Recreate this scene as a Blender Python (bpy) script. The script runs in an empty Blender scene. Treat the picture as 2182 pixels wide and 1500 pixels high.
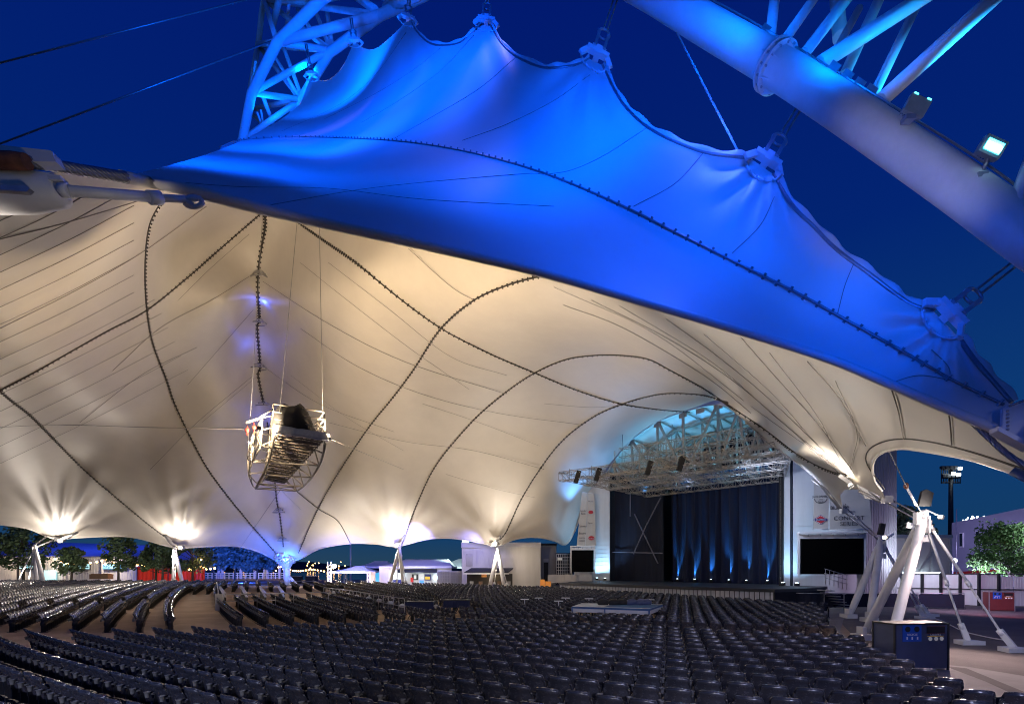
import bpy, bmesh, math, random
import numpy as np
from mathutils import Vector, Matrix, geometry
random.seed(7); rng = np.random.default_rng(7)
R = math.radians
scene = bpy.context.scene
COL = scene.collection
# ------------------------------------------------------------------ camera
EYE = 3.0
F = 1050.0; W0, H0 = 2182.0, 1500.0; HZ = 1212.0; CX = 1091.0
cd = bpy.data.cameras.new("camera"); cam = bpy.data.objects.new("camera", cd); COL.objects.link(cam)
cam.location = (0, 0, EYE); cam.rotation_euler = (R(90), 0, 0)
cd.sensor_width = 36; cd.lens = 36 * F / W0; cd.shift_y = (HZ - H0 / 2) / W0
cd.clip_start = .05; cd.clip_end = 4000
scene.camera = cam
# ------------------------------------------------------------------ world, dusk
w = bpy.data.worlds.new("World"); scene.world = w; w.use_nodes = True
nt = w.node_tree; nt.nodes.clear()
out = nt.nodes.new('ShaderNodeOutputWorld'); bg = nt.nodes.new('ShaderNodeBackground'); bg2 = nt.nodes.new('ShaderNodeBackground')
add = nt.nodes.new('ShaderNodeAddShader'); sky = nt.nodes.new('ShaderNodeTexSky'); sky.sky_type = 'NISHITA'
sky.sun_disc = False; sky.sun_elevation = R(-4); sky.sun_rotation = R(200)
tc = nt.nodes.new('ShaderNodeTexCoord'); sep = nt.nodes.new('ShaderNodeSeparateXYZ'); ramp = nt.nodes.new('ShaderNodeValToRGB')
nt.links.new(tc.outputs['Generated'], sep.inputs[0]); nt.links.new(sep.outputs['Z'], ramp.inputs[0])
cr = ramp.color_ramp
cr.elements[0].position = 0.0; cr.elements[0].color = (.020, .055, .095, 1)
cr.elements[1].position = 1.0; cr.elements[1].color = (.0, .008, .16, 1)
for p, c in ((.07, (.006, .045, .135)), (.25, (.003, .040, .17)), (.5, (.0, .017, .165)), (.75, (.0, .010, .16))):
    e = cr.elements.new(p); e.color = (*c, 1)
nt.links.new(ramp.outputs[0], bg.inputs[0]); bg.inputs[1].default_value = 1.0
nt.links.new(sky.outputs[0], bg2.inputs[0]); bg2.inputs[1].default_value = 0.05
nt.links.new(bg.outputs[0], add.inputs[0]); nt.links.new(bg2.outputs[0], add.inputs[1]); nt.links.new(add.outputs[0], out.inputs[0])
scene.view_settings.view_transform = 'Standard'; scene.view_settings.look = 'None'
scene.view_settings.exposure = 0.0; scene.view_settings.gamma = 1.0
scene.cycles.use_denoising = True; scene.cycles.pixel_filter_type = 'BLACKMAN_HARRIS'; scene.cycles.filter_width = 1.05
scene.cycles.max_bounces = 6; scene.cycles.diffuse_bounces = 3; scene.cycles.glossy_bounces = 3
scene.cycles.caustics_reflective = False; scene.cycles.caustics_refractive = False
scene.cycles.sample_clamp_indirect = 6

WARM = (1.0, .88, .76); BLUE = (.0, .10, 1.0); CYAN = (.02, .45, 1.0)
# lamp strengths in one place
K_UP, K_FILL, K_BLUE = 1.0, 1.0, 1.0
def spot(loc, to, energy, color, angle=80, blend=.6, radius=.15, parent=None, name='spot_light'):  # serves fixtures and also added lights that have none
    l = bpy.data.lights.new(name, 'SPOT'); l.energy = energy; l.color = color
    l.spot_size = R(angle); l.spot_blend = blend; l.shadow_soft_size = radius
    o = bpy.data.objects.new(name, l); COL.objects.link(o)
    d = Vector(to) - Vector(loc); o.rotation_euler = d.to_track_quat('-Z', 'Y').to_euler(); o.location = loc
    if parent: o.parent = parent; o.location = Vector(loc) - parent.location
    return o
def point(loc, energy, color, radius=.1, parent=None):  # serves real bulbs and also added glows without one
    l = bpy.data.lights.new('point_light', 'POINT'); l.energy = energy; l.color = color; l.shadow_soft_size = radius
    o = bpy.data.objects.new('point_light', l); COL.objects.link(o); o.location = loc
    if parent: o.parent = parent; o.location = Vector(loc) - parent.location
    return o
# ------------------------------------------------------------------ measures
def P(px, py, Y): return Vector(((px - CX) / F * Y, Y, EYE - (py - HZ) / F * Y))
def GZ(Y): return .026 * (min(max(Y, 25), 60) - 25)
def G(px, py):
    d = (py - HZ) / F
    Y = EYE / d
    if Y > 25: Y = (EYE + .65) / (d + .026)
    if Y > 60: Y = (EYE - .91) / d
    return Vector(((px - CX) / F * Y, Y, GZ(Y)))
# ------------------------------------------------------------------ materials
def mat(name, col, rough=.6, metal=0., var=.15, vscale=2., bump=.0, bscale=40., emit=None, es=0., spec=.5, streak=False, coat=0):
    m = bpy.data.materials.new(name); m.use_nodes = True; n = m.node_tree; b = n.nodes['Principled BSDF']
    b.inputs['Roughness'].default_value = rough; b.inputs['Metallic'].default_value = metal
    b.inputs['Specular IOR Level'].default_value = spec
    b.inputs['Coat Weight'].default_value = coat
    co = n.nodes.new('ShaderNodeTexCoord')
    src = co.outputs['Object']
    if streak:
        mp = n.nodes.new('ShaderNodeMapping'); mp.inputs['Scale'].default_value = (1, 1, .15); n.links.new(src, mp.inputs[0]); src = mp.outputs[0]
    if var > 0:
        no = n.nodes.new('ShaderNodeTexNoise'); no.inputs['Scale'].default_value = vscale; no.inputs['Detail'].default_value = 6
        no.inputs['Roughness'].default_value = .65
        n.links.new(src, no.inputs[0])
        r = n.nodes.new('ShaderNodeValToRGB'); r.color_ramp.elements[0].position = .3; r.color_ramp.elements[1].position = .7
        r.color_ramp.elements[0].color = (*[c * (1 - var) for c in col], 1); r.color_ramp.elements[1].color = (*[min(1, c * (1 + var)) for c in col], 1)
        n.links.new(no.outputs[0], r.inputs[0]); n.links.new(r.outputs[0], b.inputs['Base Color'])
        mr = n.nodes.new('ShaderNodeMapRange'); mr.inputs[3].default_value = max(.02, rough - .1); mr.inputs[4].default_value = min(1, rough + .1)
        n.links.new(no.outputs[0], mr.inputs[0]); n.links.new(mr.outputs[0], b.inputs['Roughness'])
    else: b.inputs['Base Color'].default_value = (*col, 1)
    if bump > 0:
        n2 = n.nodes.new('ShaderNodeTexNoise'); n2.inputs['Scale'].default_value = bscale; n2.inputs['Detail'].default_value = 4
        n.links.new(src, n2.inputs[0]); bp = n.nodes.new('ShaderNodeBump'); bp.inputs['Strength'].default_value = bump; bp.inputs['Distance'].default_value = .02
        n.links.new(n2.outputs[0], bp.inputs['Height']); n.links.new(bp.outputs[0], b.inputs['Normal'])
    if emit: b.inputs['Emission Color'].default_value = (*emit, 1); b.inputs['Emission Strength'].default_value = es
    return m
M = {}
M['fabric'] = mat('membrane_fabric', (.70, .66, .60), .48, var=.045, vscale=.5, bump=.05, bscale=6, spec=.45)
M['white'] = mat('white_steel_paint', (.72, .72, .72), .42, var=.10, vscale=1.5)
M['seam'] = mat('dark_lacing', (.05, .045, .04), .7)
M['seamline'] = mat('stitched_seam', (.22, .20, .18), .7)
M['rope'] = mat('steel_rope', (.28, .28, .29), .4, .7, vscale=20)
M['steel'] = mat('galvanised_steel', (.42, .42, .43), .4, .7, vscale=6)
M['chair'] = mat('black_plastic', (.046, .048, .060), .26, var=.3, vscale=8, spec=.9)
M['chair2'] = mat('black_plastic_worn', (.05, .05, .06), .42, var=.3, vscale=10)
M['chair_steel'] = mat('dark_cast_iron', (.03, .03, .033), .5, .3)
M['cup'] = mat('grey_plastic', (.22, .215, .19), .5, vscale=30)
M['lens'] = mat('lamp_lens_warm', (.9, .9, .8), .3, var=0, emit=(1, .82, .58), es=30)
M['lens_cyan'] = mat('lamp_lens_cyan', (.9, .9, .9), .3, var=0, emit=(.05, .75, 1), es=6)
M['lens_white'] = mat('lamp_lens_white', (.9, .9, .9), .3, var=0, emit=(.75, .9, 1), es=14)
M['led'] = mat('lamp_diode', (.9, .9, .9), .3, var=0, emit=(.75, 1, 1), es=12)
M['bulb'] = mat('bulb_glass', (.9, .8, .6), .3, var=0, emit=(1, .55, .18), es=18)
M['black'] = mat('black_matt', (.012, .012, .014), .7)
M['screen'] = mat('dead_screen', (.0008, .0008, .001), .6, var=0, spec=.05)
M['concrete'] = mat('worn_concrete', (.34, .25, .18), .8, var=.3, vscale=.5, bump=.4, bscale=12)
M['asphalt'] = mat('asphalt', (.13, .115, .11), .85, var=.35, vscale=.35, bump=.6, bscale=30)
M['pale'] = mat('pale_concrete', (.26, .25, .24), .8, var=.18, vscale=.8, bump=.3, bscale=20)
M['wall'] = mat('white_metal_cladding', (.62, .62, .62), .5, var=.14, vscale=.5, streak=True)
M['wall2'] = mat('grey_metal_cladding', (.36, .37, .38), .55, var=.15, vscale=.4, streak=True)
M['wallblue'] = mat('bluish_render', (.40, .40, .47), .7, var=.12, vscale=.2)
M['dark'] = mat('dark_opening', (.02, .02, .022), .6)
M['glass'] = mat('dark_window_glass', (.02, .025, .03), .12, var=0)
M['curtain'] = mat('blue_black_drape', (.0035, .008, .034), .9, var=.2, vscale=1)
M['net'] = mat('dark_net_drape', (.004, .006, .020), .9, var=.3, vscale=1)
M['deck'] = mat('grubby_deck', (.20, .175, .15), .7, var=.2, vscale=4)
M['red'] = mat('red_mesh', (.50, .02, .015), .7, var=.15, vscale=1, streak=True)
M['redpaint'] = mat('red_paint', (.5, .03, .02), .5)
M['bin'] = mat('dark_blue_bin_panel', (.055, .075, .16), .45, var=.12)
M['binred'] = mat('red_lit_bin_and_rim', (.14, .03, .03), .5)  # red light put into the far bin's colour; also colours slot rims
M['stickblue'] = mat('blue_sticker', (.01, .09, .5), .4, var=0)
M['sticker'] = mat('white_lettering', (.8, .8, .8), .5, var=0)
M['banner'] = mat('cream_banner', (.52, .49, .44), .8, var=.06)
M['ink'] = mat('dark_print', (.05, .05, .06), .8, var=0)
M['inkred'] = mat('red_print', (.5, .03, .04), .7, var=0)
M['inkblue'] = mat('navy_print', (.02, .03, .18), .7, var=0)
M['bark'] = mat('bark', (.05, .04, .03), .9, bump=.5)
M['leaf'] = mat('leaves_dark', (.06, .10, .04), .7, var=.5, vscale=1.2)
M['leaf2'] = mat('leaves_green', (.07, .18, .03), .65, var=.5, vscale=1.5)
M['leafb'] = mat('leaves_blue_lit', (.08, .13, .11), .6, var=.4, vscale=1.5)  # blue wash partly put into the leaf colour
M['canopy'] = mat('tent_canvas', (.62, .62, .64), .6, var=.06)
M['awning'] = mat('dark_awning', (.02, .025, .035), .7)
M['bluecloth'] = mat('blue_table_skirt', (.010, .016, .06), .8, var=.2)
M['wood'] = mat('weathered_wood', (.20, .13, .08), .7, vscale=4)
M['rust'] = mat('rusted_steel', (.16, .06, .035), .8, var=.5, vscale=8, bump=.5)
M['board'] = mat('lit_menu_board', (.5, .6, .6), .4, var=0, emit=(.35, .8, .85), es=.9)
M['board2'] = mat('lit_blue_board', (.3, .5, .6), .4, var=0, emit=(.05, .5, .9), es=.9)
M['water'] = mat('harbour_water', (.01, .02, .035), .12, var=.1, bump=.6, bscale=.6)
M['hill'] = mat('far_shore', (.012, .016, .02), .9, var=.3, vscale=.05)
M['platwhite'] = mat('white_laminate', (.65, .66, .68), .35, var=.05)
M['blueframe'] = mat('blue_frame', (.03, .10, .28), .4)
M['roofblue'] = mat('painted_roof', (.30, .31, .40), .6, var=.15, vscale=.3)
M['orange'] = mat('orange_sign', (.7, .25, .04), .5, emit=(1, .4, .08), es=.25)
M['poster'] = mat('poster_white', (.7, .7, .68), .6, emit=(.9, .9, .8), es=.12)
M['posterY'] = mat('poster_yellow', (.7, .45, .03), .6, emit=(1, .6, .05), es=.15)
M['posterB'] = mat('poster_blue', (.05, .2, .6), .6, emit=(.1, .4, 1), es=.3)
M['grid'] = mat('dull_alloy', (.34, .315, .28), .45, .3)
# ------------------------------------------------------------------ mesh builder
class MB:
    def __init__(s): s.v = []; s.f = []; s.sm = []
    def add(s, vs, fs, smooth=False):
        b = len(s.v); s.v += [tuple(v) for v in vs]
        s.f += [tuple(b + i for i in f) for f in fs]; s.sm += [smooth] * len(fs)
        return s
    def box(s, c, size, rz=0, m=None):
        x, y, z = [a / 2 for a in size]
        vs = [Vector(q) for q in ((-x, -y, -z), (x, -y, -z), (x, y, -z), (-x, y, -z), (-x, -y, z), (x, -y, z), (x, y, z), (-x, y, z))]
        mt = m if m is not None else Matrix.Rotation(rz, 4, 'Z')
        c = Vector(c)
        return s.add([c + (mt.to_3x3() @ q) for q in vs], [(0, 3, 2, 1), (4, 5, 6, 7), (0, 1, 5, 4), (1, 2, 6, 5), (2, 3, 7, 6), (3, 0, 4, 7)])
    def bar(s, a, b, wd, ht=None):          # square bar between two points
        a, b = Vector(a), Vector(b); ht = ht or wd
        q = (b - a).to_track_quat('Z', 'Y').to_matrix().to_4x4()
        return s.box((a + b) / 2, (wd, ht, (b - a).length), m=q)
    def tube(s, pts, r, n=8, cap=True):
        pts = [Vector(p) for p in pts]; rs = r if isinstance(r, (list, tuple)) else [r] * len(pts)
        b = []; prev = None
        for i, p in enumerate(pts):
            d = (pts[min(i + 1, len(pts) - 1)] - pts[max(i - 1, 0)]).normalized()
            if prev is None:
                u = d.cross(Vector((0, 0, 1)))
                if u.length < 1e-3: u = d.cross(Vector((1, 0, 0)))
            else: u = prev - d * prev.dot(d)
            u.normalize(); prev = u; v = d.cross(u)
            b += [p + (u * math.cos(t) + v * math.sin(t)) * rs[i] for t in [2 * math.pi * k / n for k in range(n)]]
        fs = [(i * n + k, i * n + (k + 1) % n, (i + 1) * n + (k + 1) % n, (i + 1) * n + k) for i in range(len(pts) - 1) for k in range(n)]
        s.add(b, fs, True)
        if cap:
            base = len(s.v) - len(b)
            s.f += [tuple(base + k for k in reversed(range(n))), tuple(base + (len(pts) - 1) * n + k for k in range(n))]; s.sm += [False, False]
        return s
    def disc(s, c, nrm, r, th, n=20):
        c = Vector(c); nrm = Vector(nrm).normalized(); return s.tube([c - nrm * th / 2, c + nrm * th / 2], r, n)
    def prism(s, poly, z0, z1):              # poly of (x,y), counterclockwise
        n = len(poly); g = (lambda z, p: z(p) if callable(z) else z)
        vs = [(p[0], p[1], g(z0, p)) for p in poly] + [(p[0], p[1], g(z1, p)) for p in poly]
        return s.add(vs, [tuple(reversed(range(n))), tuple(range(n, 2 * n))] + [(i, (i + 1) % n, n + (i + 1) % n, n + i) for i in range(n)])
    def slab(s, quad, th):                   # planar polygon with thickness along its normal
        q = [Vector(p) for p in quad]; nr = (q[1] - q[0]).cross(q[2] - q[1]).normalized() * th; n = len(q)
        return s.add(q + [p + nr for p in q], [tuple(reversed(range(n))), tuple(range(n, 2 * n))] + [(i, (i + 1) % n, n + (i + 1) % n, n + i) for i in range(n)])
    def grid(s, rows, smooth=True, closed=False):
        m = len(rows[0]); vs = [p for r in rows for p in r]
        return s.add(vs, [(i * m + k, i * m + (k + 1) % m, (i + 1) * m + (k + 1) % m, (i + 1) * m + k) for i in range(len(rows) - 1) for k in range(m if closed else m - 1)], smooth)
    def sphere(s, c, r, nu=10, nv=7, sc=(1, 1, 1)):
        c = Vector(c); rows = []
        for i in range(nv + 1):
            t = math.pi * i / nv
            rows.append([c + Vector((math.cos(2 * math.pi * k / nu) * math.sin(t) * sc[0], math.sin(2 * math.pi * k / nu) * math.sin(t) * sc[1], math.cos(t) * sc[2])) * r for k in range(nu)])
        return s.grid(rows, True, True)
    def build(s, name, m, parent=None, **kw):
        me = bpy.data.meshes.new(name)
        off = Vector((0, 0, 0))
        if parent is not None:
            p = parent
            while p is not None: off += p.location; p = p.parent
        arr = [(v[0] - off.x, v[1] - off.y, v[2] - off.z) for v in s.v]
        me.from_pydata(arr, [], s.f); me.polygons.foreach_set('use_smooth', s.sm)
        me.materials.append(M[m] if isinstance(m, str) else m); me.update()
        o = bpy.data.objects.new(name, me); COL.objects.link(o)
        if parent is not None: o.parent = parent
        return tag(o, **kw)
def tag(o, label=None, cat=None, group=None, kind=None):
    if label: o['label'] = label
    if cat: o['category'] = cat
    if group: o['group'] = group
    if kind: o['kind'] = kind
    return o
def thing(name, label, cat, loc=(0, 0, 0), group=None):
    o = bpy.data.objects.new(name, None); COL.objects.link(o); o.location = loc; o.empty_display_size = .3
    return tag(o, label, cat, group)
def spline(pts, k=6):                         # Catmull-Rom through tuples
    pts = [np.array(p, float) for p in pts]; q = [2 * pts[0] - pts[1]] + pts + [2 * pts[-1] - pts[-2]]; o = []
    for i in range(1, len(q) - 2):
        for j in range(k):
            t = j / k; a, b, c, d = q[i - 1], q[i], q[i + 1], q[i + 2]
            o.append(.5 * ((2 * b) + (-a + c) * t + (2 * a - 5 * b + 4 * c - d) * t * t + (-a + 3 * b - 3 * c + d) * t ** 3))
    o.append(q[-2]); return o
def text_mesh(txt, size, m, loc, ux, parent, name='lettering', uz=Vector((0, 0, 1)), align='CENTER', ext=.004, sx=1.0):
    cu = bpy.data.curves.new('t', 'FONT'); cu.body = txt; cu.size = size; cu.extrude = ext; cu.align_x = align; cu.align_y = 'CENTER'; cu.resolution_u = 3
    to = bpy.data.objects.new('t', cu); COL.objects.link(to)
    me = bpy.data.meshes.new_from_object(to.evaluated_get(bpy.context.evaluated_depsgraph_get()))
    bpy.data.objects.remove(to); ux = Vector(ux).normalized(); n = ux.cross(uz).normalized()
    off = Vector((0, 0, 0)); p = parent
    while p is not None: off += p.location; p = p.parent
    for v in me.vertices: v.co = Vector(loc) - off + ux * v.co.x * sx + uz * v.co.y + n * (v.co.z + .004)
    me.materials.clear(); me.materials.append(M[m]); me.name = name
    o = bpy.data.objects.new(name, me); COL.objects.link(o); o.parent = parent
    return o
# ================================================================== THE TENSILE ROOF
class Surf:                                   # smooth sheet through measured points; 1/depth interpolated by thin plate spline
    def __init__(s, ctrl, lam=2e-5):
        c = np.array(ctrl, float); s.c = c[:, :2] / 1000; n = len(c)
        d = np.linalg.norm(s.c[:, None] - s.c[None], axis=2); K = np.where(d > 0, d * d * np.log(d + 1e-12), 0) + lam * np.eye(n)
        Pm = np.hstack([np.ones((n, 1)), s.c]); A = np.zeros((n + 3, n + 3)); A[:n, :n] = K; A[:n, n:] = Pm; A[n:, :n] = Pm.T
        s.w = np.linalg.solve(A, np.concatenate([1 / c[:, 2], np.zeros(3)])); s.ripple = None
    def depth(s, xy):
        xy = np.atleast_2d(np.array(xy, float)) / 1000; d = np.linalg.norm(xy[:, None] - s.c[None], axis=2)
        v = (d * d * np.log(d + 1e-12)) @ s.w[:len(s.c)] + s.w[-3] + xy @ s.w[-2:]
        D = 1 / np.clip(v, 1 / 90, 1 / 3)
        if s.ripple: D = D + s.ripple(xy * 1000, D)
        return D
    def pts(s, xy, dy=0.):
        xy = np.atleast_2d(np.array(xy, float)); D = s.depth(xy)
        ps = [P(x, y, d) for (x, y), d in zip(xy, D)]        # dy: how far off the cloth, on its inner (negative) or outer side
        return [p + (p - Vector((0, 0, EYE))).normalized() * dy for p in ps] if dy else ps
    def mesh(s, poly, step, lines=()):
        poly = [tuple(p) for p in poly]; pv = np.array(poly); x0, y0 = pv.min(0); x1, y1 = pv.max(0)
        n = len(poly); vs = [Vector(p) for p in poly]; es = [(i, (i + 1) % n) for i in range(n)]
        gx, gy = np.meshgrid(np.arange(x0, x1, step), np.arange(y0, y1, step)); gx = gx + (np.arange(gx.shape[0])[:, None] % 2) * step / 2
        g = np.stack([gx.ravel(), gy.ravel()], 1)
        a = pv; b = np.roll(pv, -1, 0); ins = np.zeros(len(g), bool)
        for (ax, ay), (bx, by) in zip(a, b):
            c = ((ay > g[:, 1]) != (by > g[:, 1])) & (g[:, 0] < (bx - ax) * (g[:, 1] - ay) / (by - ay + 1e-12) + ax); ins ^= c
        g = g[ins]
        ok = np.ones(len(g), bool)
        for p in pv: ok &= np.hypot(g[:, 0] - p[0], g[:, 1] - p[1]) > step * .45
        g = g[ok]; vs += [Vector(p) for p in g]
        r = geometry.delaunay_2d_cdt(vs, es, [list(range(n))], 1, 1e-4)
        xy = [(v.x, v.y) for v in r[0]]; mb = MB(); mb.add(s.pts(xy), r[2], True); return mb
# -------- inner (rear) sheet: the vault over the seats, lit from the mast heads
rear_ctrl = [(-260, 400, 11), (0, 395, 9.5), (140, 378, 9.5), (200, 440, 15), (300, 400, 20), (0, 470, 14.5), (120, 560, 21), (0, 640, 22), (0, 830, 33), (0, 1000, 46), (0, 1117, 57), (-260, 1100, 52), (-260, 750, 26),
    (340, 440, 28), (310, 560, 32.5), (320, 700, 38.5), (370, 860, 46.5), (450, 1010, 54), (160, 780, 34), (220, 1000, 50.5), (150, 970, 48.5), (125, 1146, 61), (240, 1143, 61.5), (380, 1163, 62), (480, 1163, 64), (595, 1188, 66),
    (560, 440, 38), (550, 590, 43.5), (550, 680, 46.5), (553, 780, 50.5), (560, 865, 54), (582, 1000, 59.5), (596, 1090, 62), (480, 640, 39), (640, 640, 38.5), (480, 860, 48.5), (660, 860, 48),
    (1170, 570, 25), (1010, 640, 30), (940, 700, 34), (880, 790, 39.5), (790, 900, 46.5), (700, 1040, 55), (640, 1186, 65), (780, 560, 31), (620, 400, 36), (900, 460, 28), (1200, 500, 23),
    (1320, 757, 34.5), (1200, 765, 37.5), (1060, 840, 43.5), (930, 990, 52), (862, 1140, 59.5), (835, 1160, 60.5), (748, 1157, 63), (945, 1146, 59), (1052, 1158, 55),
    (1430, 790, 32.5), (1560, 870, 30.5), (1700, 965, 25), (1815, 1030, 22.5), (1885, 1066, 21.3),
    (1430, 838, 38), (1330, 860, 43), (1230, 910, 47), (1150, 1000, 51.5), (1085, 1110, 54.5), (1150, 1145, 56), (1200, 1158, 58), (1235, 1100, 58), (1250, 1050, 57), (1300, 985, 53.5), (1410, 893, 48), (1530, 856, 39.8), (1480, 867, 43.2), (1500, 847, 38.8), (1465, 850, 39.5),
    (1600, 700, 16.5), (1400, 640, 20.5), (1900, 800, 11), (2140, 890, 8.2), (1860, 1000, 19.5), (1923, 955, 15.5), (2067, 977, 11), (2160, 1007, 9), (2300, 1080, 7.2), (1700, 850, 19.5), (1800, 930, 18.5),
    (1641, 943, 33.5), (1700, 986, 32), (1773, 1057, 31.2), (1797, 1087, 31)]
rear = Surf(rear_ctrl)
SUP = [(125, 1150, 1.0), (383, 1168, 1.0), (598, 1200, .5), (842, 1163, 1.0), (1053, 1160, .9), (1830, 1040, .35)]
def rear_ripple(xy, D):
    z = np.zeros(len(D))
    for sx, sy, a in SUP:
        dx, dy = xy[:, 0] - sx, sy - xy[:, 1]; r = np.hypot(dx, dy); th = np.arctan2(dy, dx)
        z += a * .10 * np.sin(th * 17 + sx) * np.exp(-((r - 75) / 90) ** 2) + a * .05 * np.sin(th * 31 + 2 * sx) * np.exp(-((r - 50) / 50) ** 2)
    # long slack folds on the left half
    wl = (np.clip((360 - xy[:, 0]) / 260, 0, 1) * np.clip((xy[:, 0] + 40) / 220, .0, 1) * np.clip((xy[:, 1] - 430) / 200, 0, 1) * np.clip((900 - xy[:, 1]) / 160, 0, 1) + .2 * np.exp(-((xy[:, 0] - 440) / 80) ** 2 - ((xy[:, 1] - 1075) / 50) ** 2)) * .8
    u = (xy[:, 1] + .52 * xy[:, 0])
    z += wl * (.34 * np.sin(u / 10.5 + .5 * np.sin(xy[:, 0] / 70)) + .20 * np.sin(u / 6.3 + 1 + .4 * np.sin(xy[:, 0] / 50))) * np.clip(D / 40, .3, 1.2)
    return z
rear.ripple = rear_ripple
bottom = [(-260, 1100), (-160, 1112), (-60, 1113), (0, 1117), (60, 1126), (100, 1143), (125, 1148), (165, 1145), (238, 1142), (275, 1143), (311, 1150), (357, 1163), (383, 1167), (420, 1165), (464, 1163), (500, 1163), (528, 1168), (556, 1177), (576, 1187), (597, 1196), (622, 1196), (647, 1186), (666, 1175), (693, 1165), (748, 1157), (800, 1158), (830, 1163), (848, 1163), (867, 1159), (901, 1150), (931, 1146), (961, 1146), (992, 1150), (1030, 1157), (1053, 1162), (1072, 1158), (1092, 1150), (1123, 1144), (1153, 1145), (1183, 1152), (1200, 1160), (1213, 1152), (1228, 1122), (1238, 1095)]
stage_edge = [(1252, 1050), (1300, 987), (1350, 932), (1410, 893), (1480, 868), (1530, 852), (1552, 868)]
flap_edge = [(1590, 900), (1641, 943), (1700, 986), (1740, 1020), (1773, 1057), (1797, 1089)]
corner_b = [(1790, 1055), (1800, 1043), (1835, 1042), (1865, 1058), (1890, 1072)]
hole = [(1880, 1047), (1864, 1025), (1859, 1000), (1863, 980), (1875, 967), (1896, 959), (1923, 955), (1960, 959), (2013, 967), (2067, 977), (2120, 993), (2160, 1007), (2250, 1045), (2330, 1080)]
hid = [(2330, 900), (2190, 880), (2080, 850), (1900, 770), (1600, 650), (1350, 575), (1160, 520), (900, 455), (700, 420), (560, 405), (400, 385), (270, 378), (140, 366), (0, 372), (-260, 380)]
def tup(l): return [tuple(p) for p in l]
bs = tup(spline(bottom, 4)); hs = tup(spline(hole, 4)); fs_ = tup(spline(flap_edge, 4)); ss = tup(spline(stage_edge, 4))
rear_poly = bs + ss + fs_ + corner_b + hs + hid
roof = thing('tensile_roof', 'huge cream fabric tent roof over the seats, its outer face lit blue under the arch', 'tent roof', (0, 40, 0))
rear.mesh(rear_poly, 6).build('rear_sheet', 'fabric', roof, label='cream inner fabric sheet vaulting over the seats')
def edge_tube(poly, r, name, m='fabric', sf=None, dy=-.03, n=6, **kw):
    return MB().tube((sf or rear).pts(poly, dy), r, n).build(name, m, roof, **kw)
edge_tube(bs, .11, 'edge_hem'); edge_tube(hs, .05, 'edge_hem'); edge_tube(fs_, .07, 'edge_hem')
# wide hem band along the hole on the right
hb = [(1885, 1042), (1848, 990), (1850, 960), (1880, 942), (1923, 935), (1975, 940), (2035, 953), (2110, 975), (2182, 1000)]
edge_tube(tup(spline(hb, 5)), .022, 'hem_seam', 'seam')
def seam(pts, r=.05, clips=True, k=8, sf=None, dy=-.10, cl=.42, m='seam', name='seam_cable', ch=.09):
    if m == 'seam' and clips: r *= .72; ch *= .62
    sf = sf or rear; q = sf.pts(tup(spline(pts, k)), dy); mb = MB(); mb.tube(q, r, 5)
    if clips:
        acc = 0
        for a, b in zip(q, q[1:]):
            L = (b - a).length; t = (cl - acc)
            while t < L:
                p = a.lerp(b, t / L); d = (b - a).normalized(); s_ = d.cross(Vector((p.x, p.y, p.z - EYE)).normalized()).normalized()
                mb.bar(p - s_ * ch * 1.6, p + s_ * ch * 1.6, ch, ch); t += cl
            acc = L - (t - cl)
    return mb.build(name, m, roof)
seam([(345, 425), (318, 480), (309, 560), (312, 650), (325, 730), (355, 810), (372, 860), (410, 940), (450, 1010), (520, 1100), (592, 1183)], .07, ch=.12)
seam([(-20, 815), (20, 850), (70, 890), (150, 972), (200, 1020), (250, 1062), (320, 1120), (375, 1160)], .07, ch=.12)
seam([(-20, 842), (0, 832), (80, 790), (150, 750), (230, 705), (310, 663), (390, 600), (470, 530), (560, 452)], .055, ch=.1)
seam([(560, 440), (565, 480), (555, 540), (549, 600), (552, 680), (548, 700), (554, 780), (550, 800), (562, 862)], .10, ch=.16)
seam([(570, 900), (577, 960), (583, 1000), (590, 1070), (595, 1090), (600, 1130), (604, 1165)], .08, ch=.12)
seam([(590, 440), (640, 478), (700, 520), (760, 562), (850, 635), (940, 700), (1040, 752), (1140, 795), (1230, 832), (1320, 860), (1400, 872), (1470, 878)], .055, ch=.1)
seam([(1250, 570), (1170, 585), (1090, 605), (1010, 640), (940, 700), (880, 790), (835, 850), (790, 905), (745, 970), (700, 1042), (665, 1110), (636, 1178)], .06, ch=.1)
seam([(1815, 1015), (1760, 1000), (1700, 968), (1630, 915), (1560, 868), (1500, 828), (1430, 790), (1380, 765), (1320, 757), (1260, 758), (1200, 768), (1130, 800), (1060, 850), (1000, 905), (930, 990), (890, 1070), (862, 1145)], .06, ch=.1)
seam([(1552, 858), (1500, 842), (1430, 838), (1380, 845), (1330, 860), (1280, 880), (1230, 912), (1190, 948), (1150, 1000), (1110, 1065), (1080, 1130), (1065, 1150)], .06, ch=.1)
seam([(630, 1045), (680, 1085), (720, 1110), (748, 1160)], .04, False)
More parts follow.
